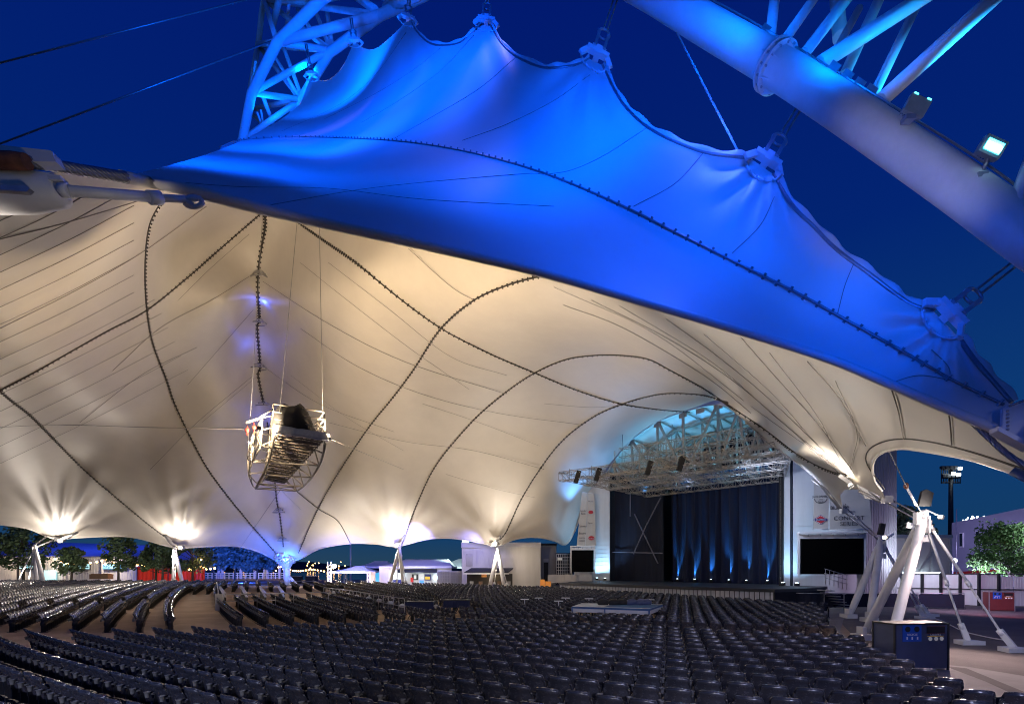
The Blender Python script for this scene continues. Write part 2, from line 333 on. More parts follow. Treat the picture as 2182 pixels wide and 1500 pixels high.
for q in ([(0, 510), (140, 475), (330, 418)], [(0, 700), (160, 620), (300, 540), (440, 440)], [(240, 790), (340, 700), (450, 640), (530, 590)], [(170, 900), (300, 800), (420, 740)], [(320, 1000), (420, 900), (540, 800)],
          [(640, 700), (760, 780), (900, 840), (1060, 880), (1240, 905)], [(560, 600), (700, 690), (860, 770), (1080, 840)], [(700, 900), (860, 940), (1010, 960), (1160, 1000)], [(560, 780), (680, 860), (840, 920)], [(1200, 650), (1330, 700), (1500, 800), (1600, 880)], [(1260, 640), (1420, 720), (1560, 810), (1690, 920), (1790, 1010)],
          [(1420, 680), (1530, 760), (1650, 860), (1800, 1005)], [(1580, 720), (1650, 800), (1740, 900), (1815, 1000)], [(1720, 770), (1790, 850), (1845, 950)], [(1900, 830), (1915, 880), (1925, 935)], [(2020, 868), (2024, 900), (2028, 948)], [(870, 530), (960, 610), (1010, 640)], [(0, 910), (140, 905), (350, 912), (520, 912)]):
    seam(q, .016, False, dy=-.17, m='seamline', name='panel_seam')
for k in range(15):                            # welded strips across the left half of the vault
    y0 = 470 + k * 37; x1 = min(285 if k < 9 else 330 + (k - 9) * 14, (y0 - 415) / .5)
    seam([(-20, y0 + 9), (x1 * .5, y0 - .25 * x1 + 4), (x1, y0 - .50 * x1)], .012, False, dy=-.2, name='panel_seam', m='seamline')
for (x0, y0, xm, ym) in ((1180, 600, 1400, 700), (1320, 640, 1520, 760), (1500, 700, 1640, 820), (1640, 740, 1740, 870), (1780, 800, 1825, 900)):
    seam([(x0, y0 + 12), (xm, ym + 14), ((xm + 1812) / 2, (ym + 1012) / 2 + 14), (1808, 1012)], .011, False, dy=-.17, name='panel_seam', m='seamline')
for q in ([(700, 560), (830, 660), (960, 760), (1080, 800)], [(640, 560), (740, 640), (870, 740), (1000, 830)], [(620, 800), (740, 890), (860, 960)], [(380, 640), (440, 580), (530, 500)], [(400, 820), (470, 740), (540, 660)], [(430, 900), (490, 850), (550, 800)], [(950, 1010), (1050, 1040), (1140, 1060)], [(900, 860), (1020, 900), (1150, 950)], [(1160, 860), (1260, 868), (1330, 862)]):
    seam(q, .011, False, dy=-.17, name='panel_seam', m='seamline')
# rings where the sheet hangs from the arch
for x, y, r in ((553, 592, .75), (551, 690, .75), (551, 785, .8), (561, 866, .9), (594, 1092, .75), (603, 1152, .7)):
    p = rear.pts([(x, y)], -.35)[0]; mb = MB()
    for rr, dz in ((r, 0), (r * .72, .28), (r * .4, .5)):
        mb.tube([p + Vector((math.cos(t) * rr, math.sin(t) * rr * .6, dz)) for t in [2 * math.pi * k / 16 for k in range(17)]], .06, 5)
    for k in range(4):
        t = k * math.pi / 2 + .4; mb.tube([p + Vector((math.cos(t) * r, math.sin(t) * r * .6, 0)), p + Vector((math.cos(t) * r * .4, math.sin(t) * r * .24, .5))], .04, 5)
    mb.build('hanging_ring', 'steel', roof)
# -------- outer (front) sheet, lit blue
front_ctrl = [(262, 377, 6), (400, 405, 6.3), (560, 446, 6.8), (780, 495, 7.6), (1000, 545, 8.4), (1160, 583, 8.8), (1350, 640, 9.1), (1600, 712, 9.1), (1770, 766, 8.8), (1900, 820, 8.3), (2136, 921, 7.4),
    (300, 370, 7.2), (370, 350, 9.5), (450, 326, 13), (515, 300, 18), (600, 255, 24), (640, 225, 27), (662, 165, 29), (700, 175, 27.5), (756, 92, 26), (868, 44, 22), (945, 97, 18.5), (1035, 52, 17.5), (1170, 143, 13), (1260, 124, 12.8), (1433, 300, 10.2), (1610, 335, 10), (1785, 533, 8.8), (2000, 662, 8.2), (2155, 855, 7.5),
    (640, 293, 19), (830, 300, 15), (1000, 325, 12.8), (1160, 370, 11.2), (1350, 450, 10), (1500, 525, 9.6), (1700, 625, 9.1), (1900, 735, 8.5), (2035, 812, 7.9), (700, 400, 10.5), (560, 380, 9.5), (1000, 440, 10.2)]
front = Surf(front_ctrl)
def front_ripple(xy, D):
    z = np.zeros(len(D))
    for sx, sy in ((1262, 118), (1035, 45), (870, 38), (1640, 345), (2030, 680)):
        dx, dy = xy[:, 0] - sx, xy[:, 1] - sy; r = np.hypot(dx, dy); th = np.arctan2(dy, dx)
        z += .10 * np.sin(th * 11 + sx) * np.exp(-((r - 80) / 70) ** 2)
    return z
front.ripple = front_ripple
Ledge = [(262, 377), (400, 405), (560, 446), (700, 478), (870, 515), (1000, 545), (1160, 583), (1350, 638), (1600, 712), (1770, 766), (1900, 820), (2002, 864), (2136, 921)]
scal = [[(662, 165), (675, 168), (695, 173), (725, 150), (745, 112), (752, 93)], [(760, 92), (775, 103), (802, 104), (844, 69), (862, 48)], [(876, 46), (890, 70), (915, 92), (945, 98), (980, 92), (1008, 70), (1026, 54)],
        [(1046, 56), (1068, 92), (1100, 121), (1153, 144), (1193, 145), (1233, 138), (1256, 126)], [(1284, 140), (1313, 199), (1340, 237), (1380, 272), (1433, 301), (1502, 326), (1567, 334), (1600, 338)],
        [(1648, 372), (1684, 432), (1736, 486), (1785, 534), (1846, 579), (1900, 620), (1941, 648), (1990, 664)], [(2042, 718), (2075, 765), (2110, 806), (2155, 858)]]
left_up = [(300, 368), (370, 350), (450, 326), (515, 300), (560, 277), (600, 254), (640, 222)]
Ls = tup(spline(Ledge, 5)); up = []
for s_ in scal: up += tup(spline(s_, 5))
fpoly = Ls + [(2170, 900)] + list(reversed(up)) + list(reversed(tup(spline(left_up, 4))))
front.mesh(fpoly, 11).build('front_sheet', 'fabric', roof, label='outer fabric face washed with blue light')
edge_tube(Ls, .075, 'edge_hem', sf=front, dy=0)
for s_ in scal[2:]:                            # scalloped edges: rope, then a folded white cover strip outside it
    q = tup(spline(s_, 6)); edge_tube(q, .035, 'edge_rope', 'rope', front, 0)
    a = np.array(q); t = np.gradient(a, axis=0); nrm = np.stack([t[:, 1], -t[:, 0]], 1); nrm /= np.linalg.norm(nrm, axis=1)[:, None]
    wd = 105 / front.depth(q) * (.62 + .10 * np.sin(np.arange(len(q)) * .55) + .05 * rng.random(len(q))); 
    inner = front.pts(q, -.02); outer = [p for (x, y), (nx, ny), w_, d in zip(a, nrm, wd, front.depth(q)) for p in [P(x + nx * w_, y + ny * w_, d + .15)]]
    mid = [(p + o_) / 2 + Vector((0, -.10 - .03 * math.sin(i * .9), 0)) for i, (p, o_) in enumerate(zip(inner, outer))]
    MB().grid([inner, mid, outer]).build('edge_cover_strip', 'fabric', roof)
arc = [(470, 318), (515, 300), (575, 295), (640, 293), (730, 295), (830, 300), (910, 309), (1000, 325), (1080, 345), (1160, 370), (1250, 405), (1350, 450), (1425, 488), (1500, 525), (1600, 575), (1700, 625), (1800, 680), (1900, 735), (1970, 775), (2035, 812), (2140, 862)]
seam(arc, .022, True, sf=front, dy=-.03, cl=.28, m='rope', ch=.035)
for q in ([(1257, 160), (1180, 215), (1080, 265), (985, 300)], [(1380, 272), (1290, 330), (1220, 362), (1165, 372)], [(1500, 325), (1440, 390), (1350, 440)], [(1650, 420), (1620, 480), (1560, 540)], [(1820, 560), (1800, 610), (1785, 668)], [(1985, 745), (2020, 780), (2025, 808)],
          [(865, 70), (800, 160), (720, 225), (600, 280)], [(945, 98), (880, 150), (800, 200), (690, 255)], [(1010, 75), (940, 150), (850, 215), (770, 262)], [(1100, 122), (1020, 190), (920, 250), (840, 296)], [(280, 380), (500, 398), (700, 402), (900, 425), (1180, 440)], [(560, 440), (800, 400), (1100, 372), (1160, 372)],
          [(1900, 815), (1960, 800), (2035, 812)]):
    seam(q, .007, False, sf=front, dy=-.010, m='seamline', name='panel_seam')
# corner fittings under the arch
hang = [(664, 160, 29, (652, 95)), (755, 88, 26, (748, 40)), (869, 40, 22, (872, -10)), (1036, 46, 17.5, (1040, -40)), (1272, 118, 12.8, (1318, -20)), (1632, 345, 9.9, (1706, 225)), (2020, 672, 8.2, (2165, 560))]
for x, y, d, (hx, hy) in hang:
    c = P(x, y, d - .1); top = P(hx, hy, d + .3); ax = (top - c).normalized()
    view = Vector((c.x, c.y, c.z - EYE)).normalized(); sd = ax.cross(view).normalized(); nr = ax.cross(sd).normalized()
    s_ = .75 if d > 11 else .72
    hp = MB(); Rm = Matrix((sd, nr, ax)).transposed().to_4x4()
    hp.box(c + ax * .12 * s_, (.80 * s_, .14, .17 * s_), m=Rm)
    hp.box(c + ax * .12 * s_ - nr * .02, (.20 * s_, .22, .34 * s_), m=Rm)
    for k in (-1, 1): hp.bar(c + ax * .08 * s_ + sd * .36 * k * s_, c - ax * .22 * s_ + sd * .56 * k * s_, .10 * s_, .12)
    hp.box(c + ax * .28 * s_, (.5 * s_, .10, .07 * s_), m=Rm)
    pl = hp.build('hanger_plate', 'white', roof)
    lk = MB()
    for k in (-1, 1): lk.box(c + ax * .52 * s_ + sd * .17 * k * s_, (.10 * s_, .30 * s_, .62 * s_), m=Rm)
    lk.build('link_block', 'steel', pl)
    sh = MB(); sc_ = c + ax * .95 * s_
    sh.tube([sc_ + (sd * math.cos(t) + ax * math.sin(t)) * .21 * s_ for t in [2 * math.pi * k / 20 for k in range(21)]], .038 * s_, 8); sh.build('shackle', 'steel', pl)
    rd = MB(); b0 = sc_ + ax * .15
    for k in (-1, 1): rd.tube([b0 + sd * .05 * k, top + sd * .05 * k], .022 if d < 15 else .04, 6)
    rd.build('hanger_rod', 'rope', pl)
    # D-shaped reinforcement plate with a bolted rim
    rim = []
    for k in range(15):
        t = math.pi * (.02 + .96 * k / 14); rim.append(c - ax * .06 - ax * math.sin(t) * .62 * s_ * .95 + sd * math.cos(t) * .55 * s_ - nr * .0)
    rm = MB(); fr = front.pts([(CX + p.x / p.y * F, HZ - (p.z - EYE) / p.y * F) for p in rim], -.05); rm.tube(fr, .035 * s_, 5)
    for p in fr[1:-1:2]: rm.sphere(p + Vector((0, -.04, 0)), .022, 6, 4)
    rm.build('reinforcing_rim', 'white', pl)
# -------- top sheet joining the inner vault to the scalloped ridge
def resamp(pts, n):
    L = [0.0]
    for a, b in zip(pts, pts[1:]): L.append(L[-1] + (b - a).length)
    o = []; j = 0
    for i in range(n):
        t = L[-1] * i / (n - 1)
        while j < len(L) - 2 and L[j + 1] < t: j += 1
        o.append(pts[j].lerp(pts[j + 1], min(1, (t - L[j]) / max(1e-6, L[j + 1] - L[j]))))
    return o
hidp = rear.pts(tup(spline([h for h in hid if 300 <= h[0] <= 2190] , 8)))
upl_ = front.pts(list(reversed(up)) + list(reversed(tup(spline(left_up, 4)))), .06)
ha, ub = [], []
for k in range(121):                           # pair the two borders by their bearing from the middle of the ridge
    ha.append(None)
ha = resamp(hidp, 121); ub = resamp(upl_, 121)
MB().grid([[a.lerp(b, j / 8) for a, b in zip(ha, ub)] for j in range(9)]).build('top_sheet', 'fabric', roof)
# -------- near end fittings: left mast head and right corner plate
def Pn(px, py, Y): return P(px, py, Y)
lm = thing('mast_head', 'rust-streaked white mast head with thick rope socket at the upper left of the roof', 'mast head', tuple(P(-120, 400, 5.6)))
mb = MB(); mb.slab([P(-160, 340, 5.3), P(-160, 300, 5.3), P(0, 309, 5.3), P(108, 321, 5.3), P(119, 345, 5.3)], .12); mb.slab([P(-160, 380, 5.35), P(-160, 362, 5.35), P(60, 372, 5.35), P(128, 374, 5.35), P(130, 382, 5.35)], .10); mb.build('top_plate', 'white', lm)
mb = MB(); cy = [P(-160, 404, 5.5), P(60, 409, 5.5), P(128, 408, 5.5), P(133, 405, 5.5)]; mb.tube(cy, [.24, .21, .16, .10], 28); mb.build('mast_drum', 'white', lm)
mb = MB(); mb.tube([P(-160, 338, 5.25), P(30, 343, 5.25), P(58, 345, 5.25)], [.085, .085, .075], 20); mb.build('rope_socket', 'rust', lm)
mb = MB(); mb.slab([P(-160, 393, 5.2), P(-160, 386, 5.2), P(56, 396, 5.2), P(64, 402, 5.2), P(56, 409, 5.2)], .05); mb.build('side_plate', 'steel', lm)
# twisted wire rope to the corner of the sheet
mb = MB(); a, b = P(56, 344, 5.3), P(272, 379, 6.0); N = 60
for s6 in range(6):
    pts = []
    for i in range(N + 1):
        t = i / N; d = (b - a).normalized(); u = d.cross(Vector((0, 0, 1))).normalized(); v = d.cross(u); ph = t * 20 + s6 * math.pi / 3
        pts.append(a.lerp(b, t) + (u * math.cos(ph) + v * math.sin(ph)) * .038)
    mb.tube(pts, .024, 5)
mb.build('wire_rope', 'rope', lm)
mb = MB(); mb.tube([P(130, 406, 5.4), P(148, 407, 5.4)], .068, 14); mb.tube([P(146, 407, 5.4), P(330, 421, 5.9)], .055, 14); mb.tube([P(318, 421, 5.85), P(342, 422, 5.95)], .075, 12)
mb.tube([P(342, 422, 5.95), P(395, 425, 6.1)], .042, 10); mb.build('strut_tube', 'white', lm)
mb = MB(); q = P(412, 431, 6.15)
mb.tube([q + Vector((math.cos(t) * .11, 0, math.sin(t) * .06)) for t in [2 * math.pi * k / 16 for k in range(17)]], .03, 6); mb.tube([P(390, 425, 6.1), P(412, 440, 6.15)], .04, 6); mb.tube([P(390, 424, 6.1), P(430, 424, 6.15)], .03, 6); mb.build('clevis', 'white', lm)
rc = thing('corner_plate', 'bolted blue-lit corner plate with heavy rope at the right end of the roof', 'corner plate', tuple(P(2170, 880, 7.3)))
mb = MB(); mb.slab([P(2136, 921, 7.3), P(2138, 868, 7.35), P(2200, 845, 7.3), P(2200, 950, 7.2)], .06); mb.slab([P(2128, 908, 7.2), P(2200, 945, 7.1), P(2200, 957, 7.1), P(2128, 918, 7.2)], .2); mb.build('plate', 'white', rc)
mb = MB()
for k in range(7): MB().sphere(P(2147, 875 + k * 8, 7.2), .022, 8, 5).build('bolt', 'steel', rc); MB().sphere(P(2153 + k * 6.5, 864 - k * 2.4, 7.2), .022, 8, 5).build('bolt', 'steel', rc)
mb = MB(); a_ = [P(*q) for q in ((2020, 873, 7.9), (2060, 890, 7.75), (2110, 935, 7.5), (2150, 970, 7.3), (2230, 1020, 7.0))]
cps = [Vector(p) for p in spline([tuple(p) for p in a_], 10)]
for s6 in range(5):
    pts = []
    for i, p in enumerate(cps):
        d = (cps[min(i + 1, len(cps) - 1)] - cps[max(0, i - 1)]).normalized(); u = d.cross(Vector((0, 0, 1))).normalized(); v = d.cross(u); ph = i * .45 + s6 * 1.257
        pts.append(p + (u * math.cos(ph) + v * math.sin(ph)) * .026)
    mb.tube(pts, .019, 5)
mb.build('wire_rope', 'rope', rc)
mb = MB(); mb.tube([P(2158, 1003, 7.6), P(2230, 1035, 7.3)], [.07, .09], 14); mb.build('end_socket', 'blueframe', rc)
# ================================================================== ARCH TRUSS
at = thing('arch_truss', 'giant white tubular arch truss above the roof glowing in blue light', 'truss', tuple(P(605, 1175, 69)))
chA = [(2400, 655, 7.4), (2182, 500, 8.0), (2000, 370, 8.6), (1704, 173, 10), (1500, 52, 11.2), (1350, -35, 12.3), (1180, -110, 15), (1030, -90, 20), (920, -20, 26.5), (811, 33, 31), (703, 112, 33.5), (640, 215, 37), (600, 300, 40), (575, 455, 44), (572, 600, 49), (576, 780, 56), (590, 1000, 64), (606, 1165, 70)]
chB = [(2500, 80, 7.4), (2300, -150, 9), (1900, -400, 11), (1400, -420, 15), (1000, -260, 21), (800, -90, 28), (679, 4, 31), (590, 92, 32.5), (536, 200, 35), (514, 310, 38), (530, 450, 42), (545, 600, 47), (560, 780, 54), (580, 1000, 63), (600, 1165, 69)]
chC = [(2600, -200, 9), (2100, -520, 12), (1500, -600, 17), (1000, -450, 23), (720, -250, 33), (600, -110, 38), (563, 0, 41), (550, 96, 42), (522, 260, 44), (515, 360, 46), (535, 600, 52), (560, 900, 62), (598, 1165, 71)]
CA = [P(*p) for p in spline(chA[:10], 8)] + [P(*p) for p in chA[10:]]; CB = [P(*p) for p in spline(chB[:7], 8)] + [P(*p) for p in chB[7:]]; CC = [P(*p) for p in spline(chC, 8)]
MB().tube(CA, [.34 if p.y < 20 else .29 for p in CA], 24).build('main_chord', 'white', at); MB().tube(CB, .31, 16).build('main_chord', 'white', at); MB().tube(CC, .22, 12).build('main_chord', 'white', at)
def strut(a, b, r, n=12):
    r *= .74
    return MB().tube([a, b], r, n).build('strut', 'white', at)
# web of the far leg
An = [P(*p) for p in ((811, 33, 31), (703, 107, 33.5), (640, 213, 37), (600, 300, 40))]
Bn = [P(*p) for p in ((679, 4, 31), (590, 90, 32.5), (536, 198, 35), (515, 300, 38))]
Cn = [P(*p) for p in ((610, -120, 38), (563, 0, 41), (550, 96, 42), (528, 235, 44))]
for a, b in ((An[0], Bn[1]), (An[1], Bn[1]), (An[1], Bn[2]), (An[2], Bn[2]), (An[2], Bn[3]), (An[3], Bn[3])): strut(a, b, .36 if a is An[0] else .26)
for a, b in ((Bn[0], Cn[1]), (Bn[1], Cn[1]), (Bn[1], Cn[2]), (Bn[2], Cn[2]), (Bn[2], Cn[3]), (An[0], Cn[1]), (An[1], Cn[1]), (An[1], Cn[2]), (An[2], Cn[2]), (An[2], Cn[3]), (An[3], Cn[3]), (Bn[3], Cn[3])): strut(a, b, .24)
for a, b, r in (((655, -20, 38), (700, 96, 34), .2), ((690, -20, 38), (706, 90, 34), .22), ((600, -20, 36), (580, 60, 40), .3), ((620, -20, 37), (608, 70, 40), .16), ((585, 120, 36), (636, 205, 37), .16), ((600, 90, 36), (640, 200, 37), .2), ((560, 205, 37), (588, 280, 40), .2), ((548, 240, 38), (570, 300, 40), .1), ((556, 235, 38), (566, 295, 40), .1), ((660, 60, 35), (634, 20, 38), .18), ((545, 130, 36), (528, 210, 38), .12)):
    strut(P(*a), P(*b), r)
for a, b, r in (((880, -40, 28), (700, -5, 33), .3), ((900, -20, 26), (824, 18, 31), .42), ((740, -20, 34), (800, 22, 31), .3), ((715, -30, 34), (860, 5, 30), .2)): strut(P(*a), P(*b), r)
# web of the near leg
for a, b, r in (((1640, 92, 10.4), (1657, -60, 11.5), .145), ((1668, 92, 10.3), (1775, -60, 11.2), .135), ((1712, 118, 10.1), (1850, -60, 11), .15), ((1745, 138, 9.9), (2040, -52, 10), .185), ((1800, 160, 11), (1900, -60, 12), .16), ((1858, 210, 10.2), (1950, 20, 10.8), .13), ((1876, 216, 9.4), (2180, -60, 9.0), .185), ((1790, 80, 12.5), (1778, -60, 13.5), .22), ((1770, 130, 11.5), (1830, 20, 12), .12), ((2160, 440, 7.9), (2200, 330, 8), .13)):
    strut(P(*a), P(*b), r, 16)
def flange(p, q, r0, mbn, parts=16):
    pass
fa, fb = P(1636, 133, 10.42), P(1668, 152, 10.22); ax = (fb - fa).normalized(); fc = (fa + fb) / 2
mb = MB(); mb.disc(fc - ax * .07, ax, .45, .05, 32); mb.disc(fc + ax * .07, ax, .45, .05, 32); fl = mb.build('flange', 'white', at)
u = ax.cross(Vector((0, 0, 1))).normalized(); v = ax.cross(u); mb = MB(); bo = MB()
for k in range(14):
    t = 2 * math.pi * k / 14; d = u * math.cos(t) + v * math.sin(t); bo.tube([fc + d * .40 - ax * .13, fc + d * .40 + ax * .13], .022, 6)
    if k % 2 == 0:
        for s_ in (-1, 1):
            MB().slab([fc + d * .33 + ax * .10 * s_, fc + d * .45 + ax * .10 * s_, fc + d * .34 + ax * .34 * s_], .02).build('stiffener', 'white', fl)
bo.build('bolt', 'steel', fl)
# cables clipped along the chord
offv = Vector((.42, .1, .9)).normalized() * .355
top = [q + offv for q in CA if q.y < 14.5][::5]
for k in range(4):
    pts = [Vector(p) for p in spline([tuple(q + Vector((.05 * k + random.uniform(-.03, .03), -.07 * k, -.035 * k + random.uniform(-.01, .035)))) for q in top], 6)]
    MB().tube(pts, .018, 6).build('power_cable', 'steel', at)
for x, y, d in ((1628, 72, 10.5), (1772, 152, 9.7), (1800, 170, 9.6), (1825, 188, 9.5), (1850, 202, 9.4)): MB().box(P(x, y, d), (.20, .16, .22), rz=.4, m=Matrix.Rotation(.6, 4, 'Y')).build('junction_box', 'steel', at)
strut(P(1443, 72, 11.5), P(1572, 322, 10), .028, 8)
# floodlights standing on the chord
def truss_flood(px, py, d, label, lit, foot):
    o = thing('floodlight', label, 'floodlight', tuple(P(*foot)), 'floodlights standing on the near chord of the arch')
    c = P(px, py, d); Rm = Matrix.Rotation(.42, 4, 'Y') @ Matrix.Rotation(.35, 4, 'X')
    mb = MB(); mb.box(c, (.36, .12, .24), m=Rm)
    for k in range(7): mb.box(c + Rm.to_3x3() @ Vector((-.15 + .05 * k, .09, 0)), (.012, .08, .22), m=Rm)
    mb.build('housing', 'steel', o)
    mb = MB(); mb.tube([P(*foot), c + Vector((0, .05, -.12))], .03, 8); mb.box(P(*foot), (.16, .14, .08)); mb.build('bracket', 'steel', o)
    if lit:
        MB().box(c + Rm.to_3x3() @ Vector((0, -.065, 0)), (.27, .012, .15), m=Rm).build('lens', 'lens_cyan', o)
        mb = MB()
        for k in range(4): mb.sphere(c + Rm.to_3x3() @ Vector((-.10 + .066 * k, -.08, 0)), .024, 8, 6, (1, .5, 2.0))
        mb.build('diode', 'led', o)
    else:
        mb = MB()
        for k in (-1, 1): mb.box(c + Rm.to_3x3() @ Vector((.12 * k, -.05, .125)), (.07, .03, .02), m=Rm)
        mb.build('lens', 'lens_cyan', o)
    return o
f1 = truss_flood(1952, 228, 8.5, 'grey floodlight on the arch chord aimed away, only its rim glowing', False, (1935, 255, 8.5))
f2 = truss_flood(2112, 316, 8.0, 'glowing cyan floodlight on the arch chord at the upper right', True, (2088, 378, 8.1))
# guy cables in the upper left sky
for lab, a, b in (('thin dark guy cable running to the arch leg at node', (-40, 322, 30), (590, 84, 32.5)), ('faint thin guy cable crossing the top left corner of the sky', (-40, 145, 30), (540, -4, 32.5))):
    o = MB().tube([P(*a), P(*b)], .05, 6).build('guy_cable', 'rope'); tag(o, lab.replace(' at node', ''), 'cable', 'guy cables of the arch')
# unseen added lamps, many in open air, washing the outer sheet and truss
def bl(p, to, e, ang=95, c=BLUE, r=.2): spot(P(*p), P(*to), e * K_BLUE, c, ang, .8, r, at)
# ================================================================== BLUE WASH
for (x, y, d, tx, ty, td, e) in ((1700, -100, 6.5, 1380, 470, 10, 820), (1200, -300, 7.5, 1060, 380, 12.5, 1250), (2110, 320, 5.4, 1850, 690, 8.7, 420), (1900, 640, 4.6, 1900, 790, 8.4, 70), (1560, 420, 5.2, 1560, 650, 9.2, 90), (900, -420, 12, 850, 230, 17, 3500), (600, -170, 12, 640, 330, 18, 3300), (300, -60, 8.5, 470, 380, 11, 1100), (1400, -250, 7.5, 1240, 260, 12, 900), (740, -160, 14, 830, 150, 22, 1500)):
    bl((x, y, d), (tx, ty, td), e, 120 if x != 2110 else 58, (.0, .078, 1.0), .5)
# added narrow spots drawing whiter shafts down the sheet
for (x, y, d, e, an, tx, ty, td) in ((1030, -140, 17, 320, 20, 1010, 240, 14.5), (1030, -140, 18, 320, 14, 905, 330, 14), (950, -120, 20, 420, 14, 790, 330, 16), (860, -60, 22, 420, 10, 700, 270, 20), (860, -60, 22, 400, 8, 640, 300, 19), (900, -60, 21, 520, 9, 745, 250, 20), (860, -60, 22, 300, 7, 610, 340, 17)):
    bl((x, y, d), (tx, ty, td), e * 1.5, an, (.36, .30, 1.0))
# truss itself: cyan wash from added lamps in and before the arch
bl((650, 150, 34), (600, 60, 37), 700, 140, (.0, .18, 1), .3); bl((560, 260, 36), (620, 60, 36), 900, 120, (.0, .12, 1), .3); bl((700, 60, 19), (690, 60, 33), 10000, 90, (.0, .10, 1), .3); bl((560, 330, 26), (600, 150, 33), 14000, 100, (.0, .10, 1), .3)
bl((2060, 200, 9.5), (1900, 20, 10.2), 420, 150, (.01, .35, 1), .15); bl((1780, 60, 8.8), (1900, 90, 10), 220, 150, (.0, .13, 1), .2); bl((1560, -60, 9.5), (1560, 70, 11), 200, 140, (.0, .13, 1), .3)
bl((1850, 560, 7.2), (1900, 250, 8.8), 90, 150, (.02, .13, 1), .4); bl((1500, 250, 9.5), (1560, 60, 11), 120, 150, (.02, .13, 1), .4); 
bl((1500, 500, 3.6), (1960, 330, 9), 1000, 24, (.55, .55, .66), .3); bl((1750, 420, 6.6), (1480, 60, 11.2), 110, 34, (.50, .52, .66), .3)  # added pale fill from open air, brightening the chord
# ================================================================== ANCHOR PYLONS
HEADS = {}
def flood_head(c, to, o, energy, lens=.13, ang=130, color=WARM, wide=None):
    d = (Vector(to) - c).normalized(); q = d.to_track_quat('Z', 'Y').to_matrix().to_4x4()
    h = MB().box(c, (lens * 2.6, lens * 2.2, lens * 1.2), m=q).build('lamp_housing', 'steel', o)
    b = MB(); b.disc(c + d * lens * .75, d, lens, .03, 16); b.sphere(c + d * lens * .7, lens * .9, 12, 8); b.build('lamp_lens', 'lens', o)
    spot(c + d * lens * 2.2, to, energy, color, ang, .9, .12, o)
def pylon(head, feet, stays, r, label, red=False, group='tripod pylons anchoring the tent roof', lamp=None, mid=None):
    h = Vector(head); o = thing('roof_pylon', label, 'pylon', tuple(feet[0]), group)
    for f in feet:
        f = Vector(f); mb = MB(); d = (h - f).normalized(); mb.tube([f + d * .35, f + d * 1.0, h - d * .6, h], [r * .8, r, r, r * .55], 18); lg = mb.build('leg', 'white', o)
        b = MB(); b.box(f + Vector((0, 0, .12)), (r * 3.2, r * 3.6, .24)); b.box(f + Vector((0, 0, .35)), (r * 1.0, r * 2.2, .4)); b.build('foot', 'white', lg)
    for f in stays:
        f = Vector(f); mb = MB(); d = (h - f).normalized(); sdv = d.cross(Vector((0, 1, 0))).normalized() * .0
        a0, a1 = f + d * .75, h - d * .35; m1 = a0.lerp(a1, .42)
        mb.tube([a0, m1], .045 * r / .2, 10); mb.tube([m1, a1], .062 * r / .2, 10); mb.tube([m1 - d * .12, m1 + d * .12], .085 * r / .2, 10); st = mb.build('stay_rod', 'white', o)
        b = MB(); b.prism([(f.x - .45, f.y - .28), (f.x + .45, f.y - .28), (f.x + .32, f.y + .28), (f.x - .32, f.y + .28)], f.z, f.z + .16)
        b.bar(f + Vector((0, 0, .15)), f + d * .85, .14 * r / .2, .22 * r / .2); b.tube([f + d * .62, f + d * .85], .11 * r / .2, 12); b.build('stay_anchor', 'white', st)
        b = MB(); b.tube([a1 - d * .35, a1 - d * .05], .1 * r / .2, 10); b.box(a1, (.22 * r / .2, .16 * r / .2, .3 * r / .2)); b.build('clevis', 'steel', st)
    mb = MB(); mb.tube([h - Vector((0, 0, .45)), h + Vector((0, 0, .12))], [r * 1.15, r * .95], 16); mb.sphere(h + Vector((0, 0, .12)), r * .95, 14, 8)
    mb.box(h + Vector((0, 0, -.9)), (r * 3.2, .05, .3)); mb.box(h + Vector((.02, 0, -.35)), (.07, r * 3.2, .7)); mb.build('head', 'white', o)
    return o
# near right pylon
h1 = P(1968, 1100, 20.3)
p1 = pylon(h1, [G(1836, 1362), G(1893, 1390)], [G(2062, 1372), G(2160, 1388)], .175, 'largest white steel pylon on the right beside the dark recycling bin')
def starlamp(o, c, to, energy, **k): flood_head(Vector(c), to, o, energy, **k)
starlamp(p1, P(2005, 1102, 20.0), P(1720, 800, 17.5), 420, lens=.07, ang=135)
point(P(2012, 1106, 19.3), 90, (1, .80, .72), .1, p1); spot(P(2012, 1112, 19.3), G(2030, 1420), 2400, (1, .74, .68), 95, .8, .1, p1)
MB().tube([P(1972, 1085, 20.3), P(2003, 1100, 20.1)], .03, 6).build('lamp_arm', 'white', p1)
mb = MB(); mb.slab([P(1958, 1078, 20.2), P(1966, 1046, 20.2), P(1975, 1042, 20.2), P(1990, 1050, 20.2), P(1984, 1078, 20.2)], .12); mb.build('speaker_horn', 'black', p1)
mb = MB(); mb.bar(P(1932, 1118, 20.2), P(1985, 1130, 20.2), .05, .25); mb.box(P(1955, 1105, 20.1), (.22, .2, .5)); mb.build('bracket', 'white', p1)
# second pylon
h2 = P(1877, 1152, 29.4)
p2 = pylon(h2, [G(1808, 1316), G(1852, 1324)], [G(1968, 1318), G(1978, 1313)], .19, 'smaller white pylon behind and left of the largest one near the black screen')
starlamp(p2, P(1886, 1146, 28.9), P(1800, 1000, 26), 260, lens=.10, ang=140)
mb = MB(); mb.slab([P(1872, 1138, 29.3), P(1878, 1114, 29.3), P(1888, 1116, 29.3), P(1884, 1140, 29.3)], .15); mb.build('speaker_horn', 'black', p2)
MB().tube([P(1884, 1150, 29), P(1904, 1137, 29)], .06, 8).build('lamp_arm', 'white', p2)
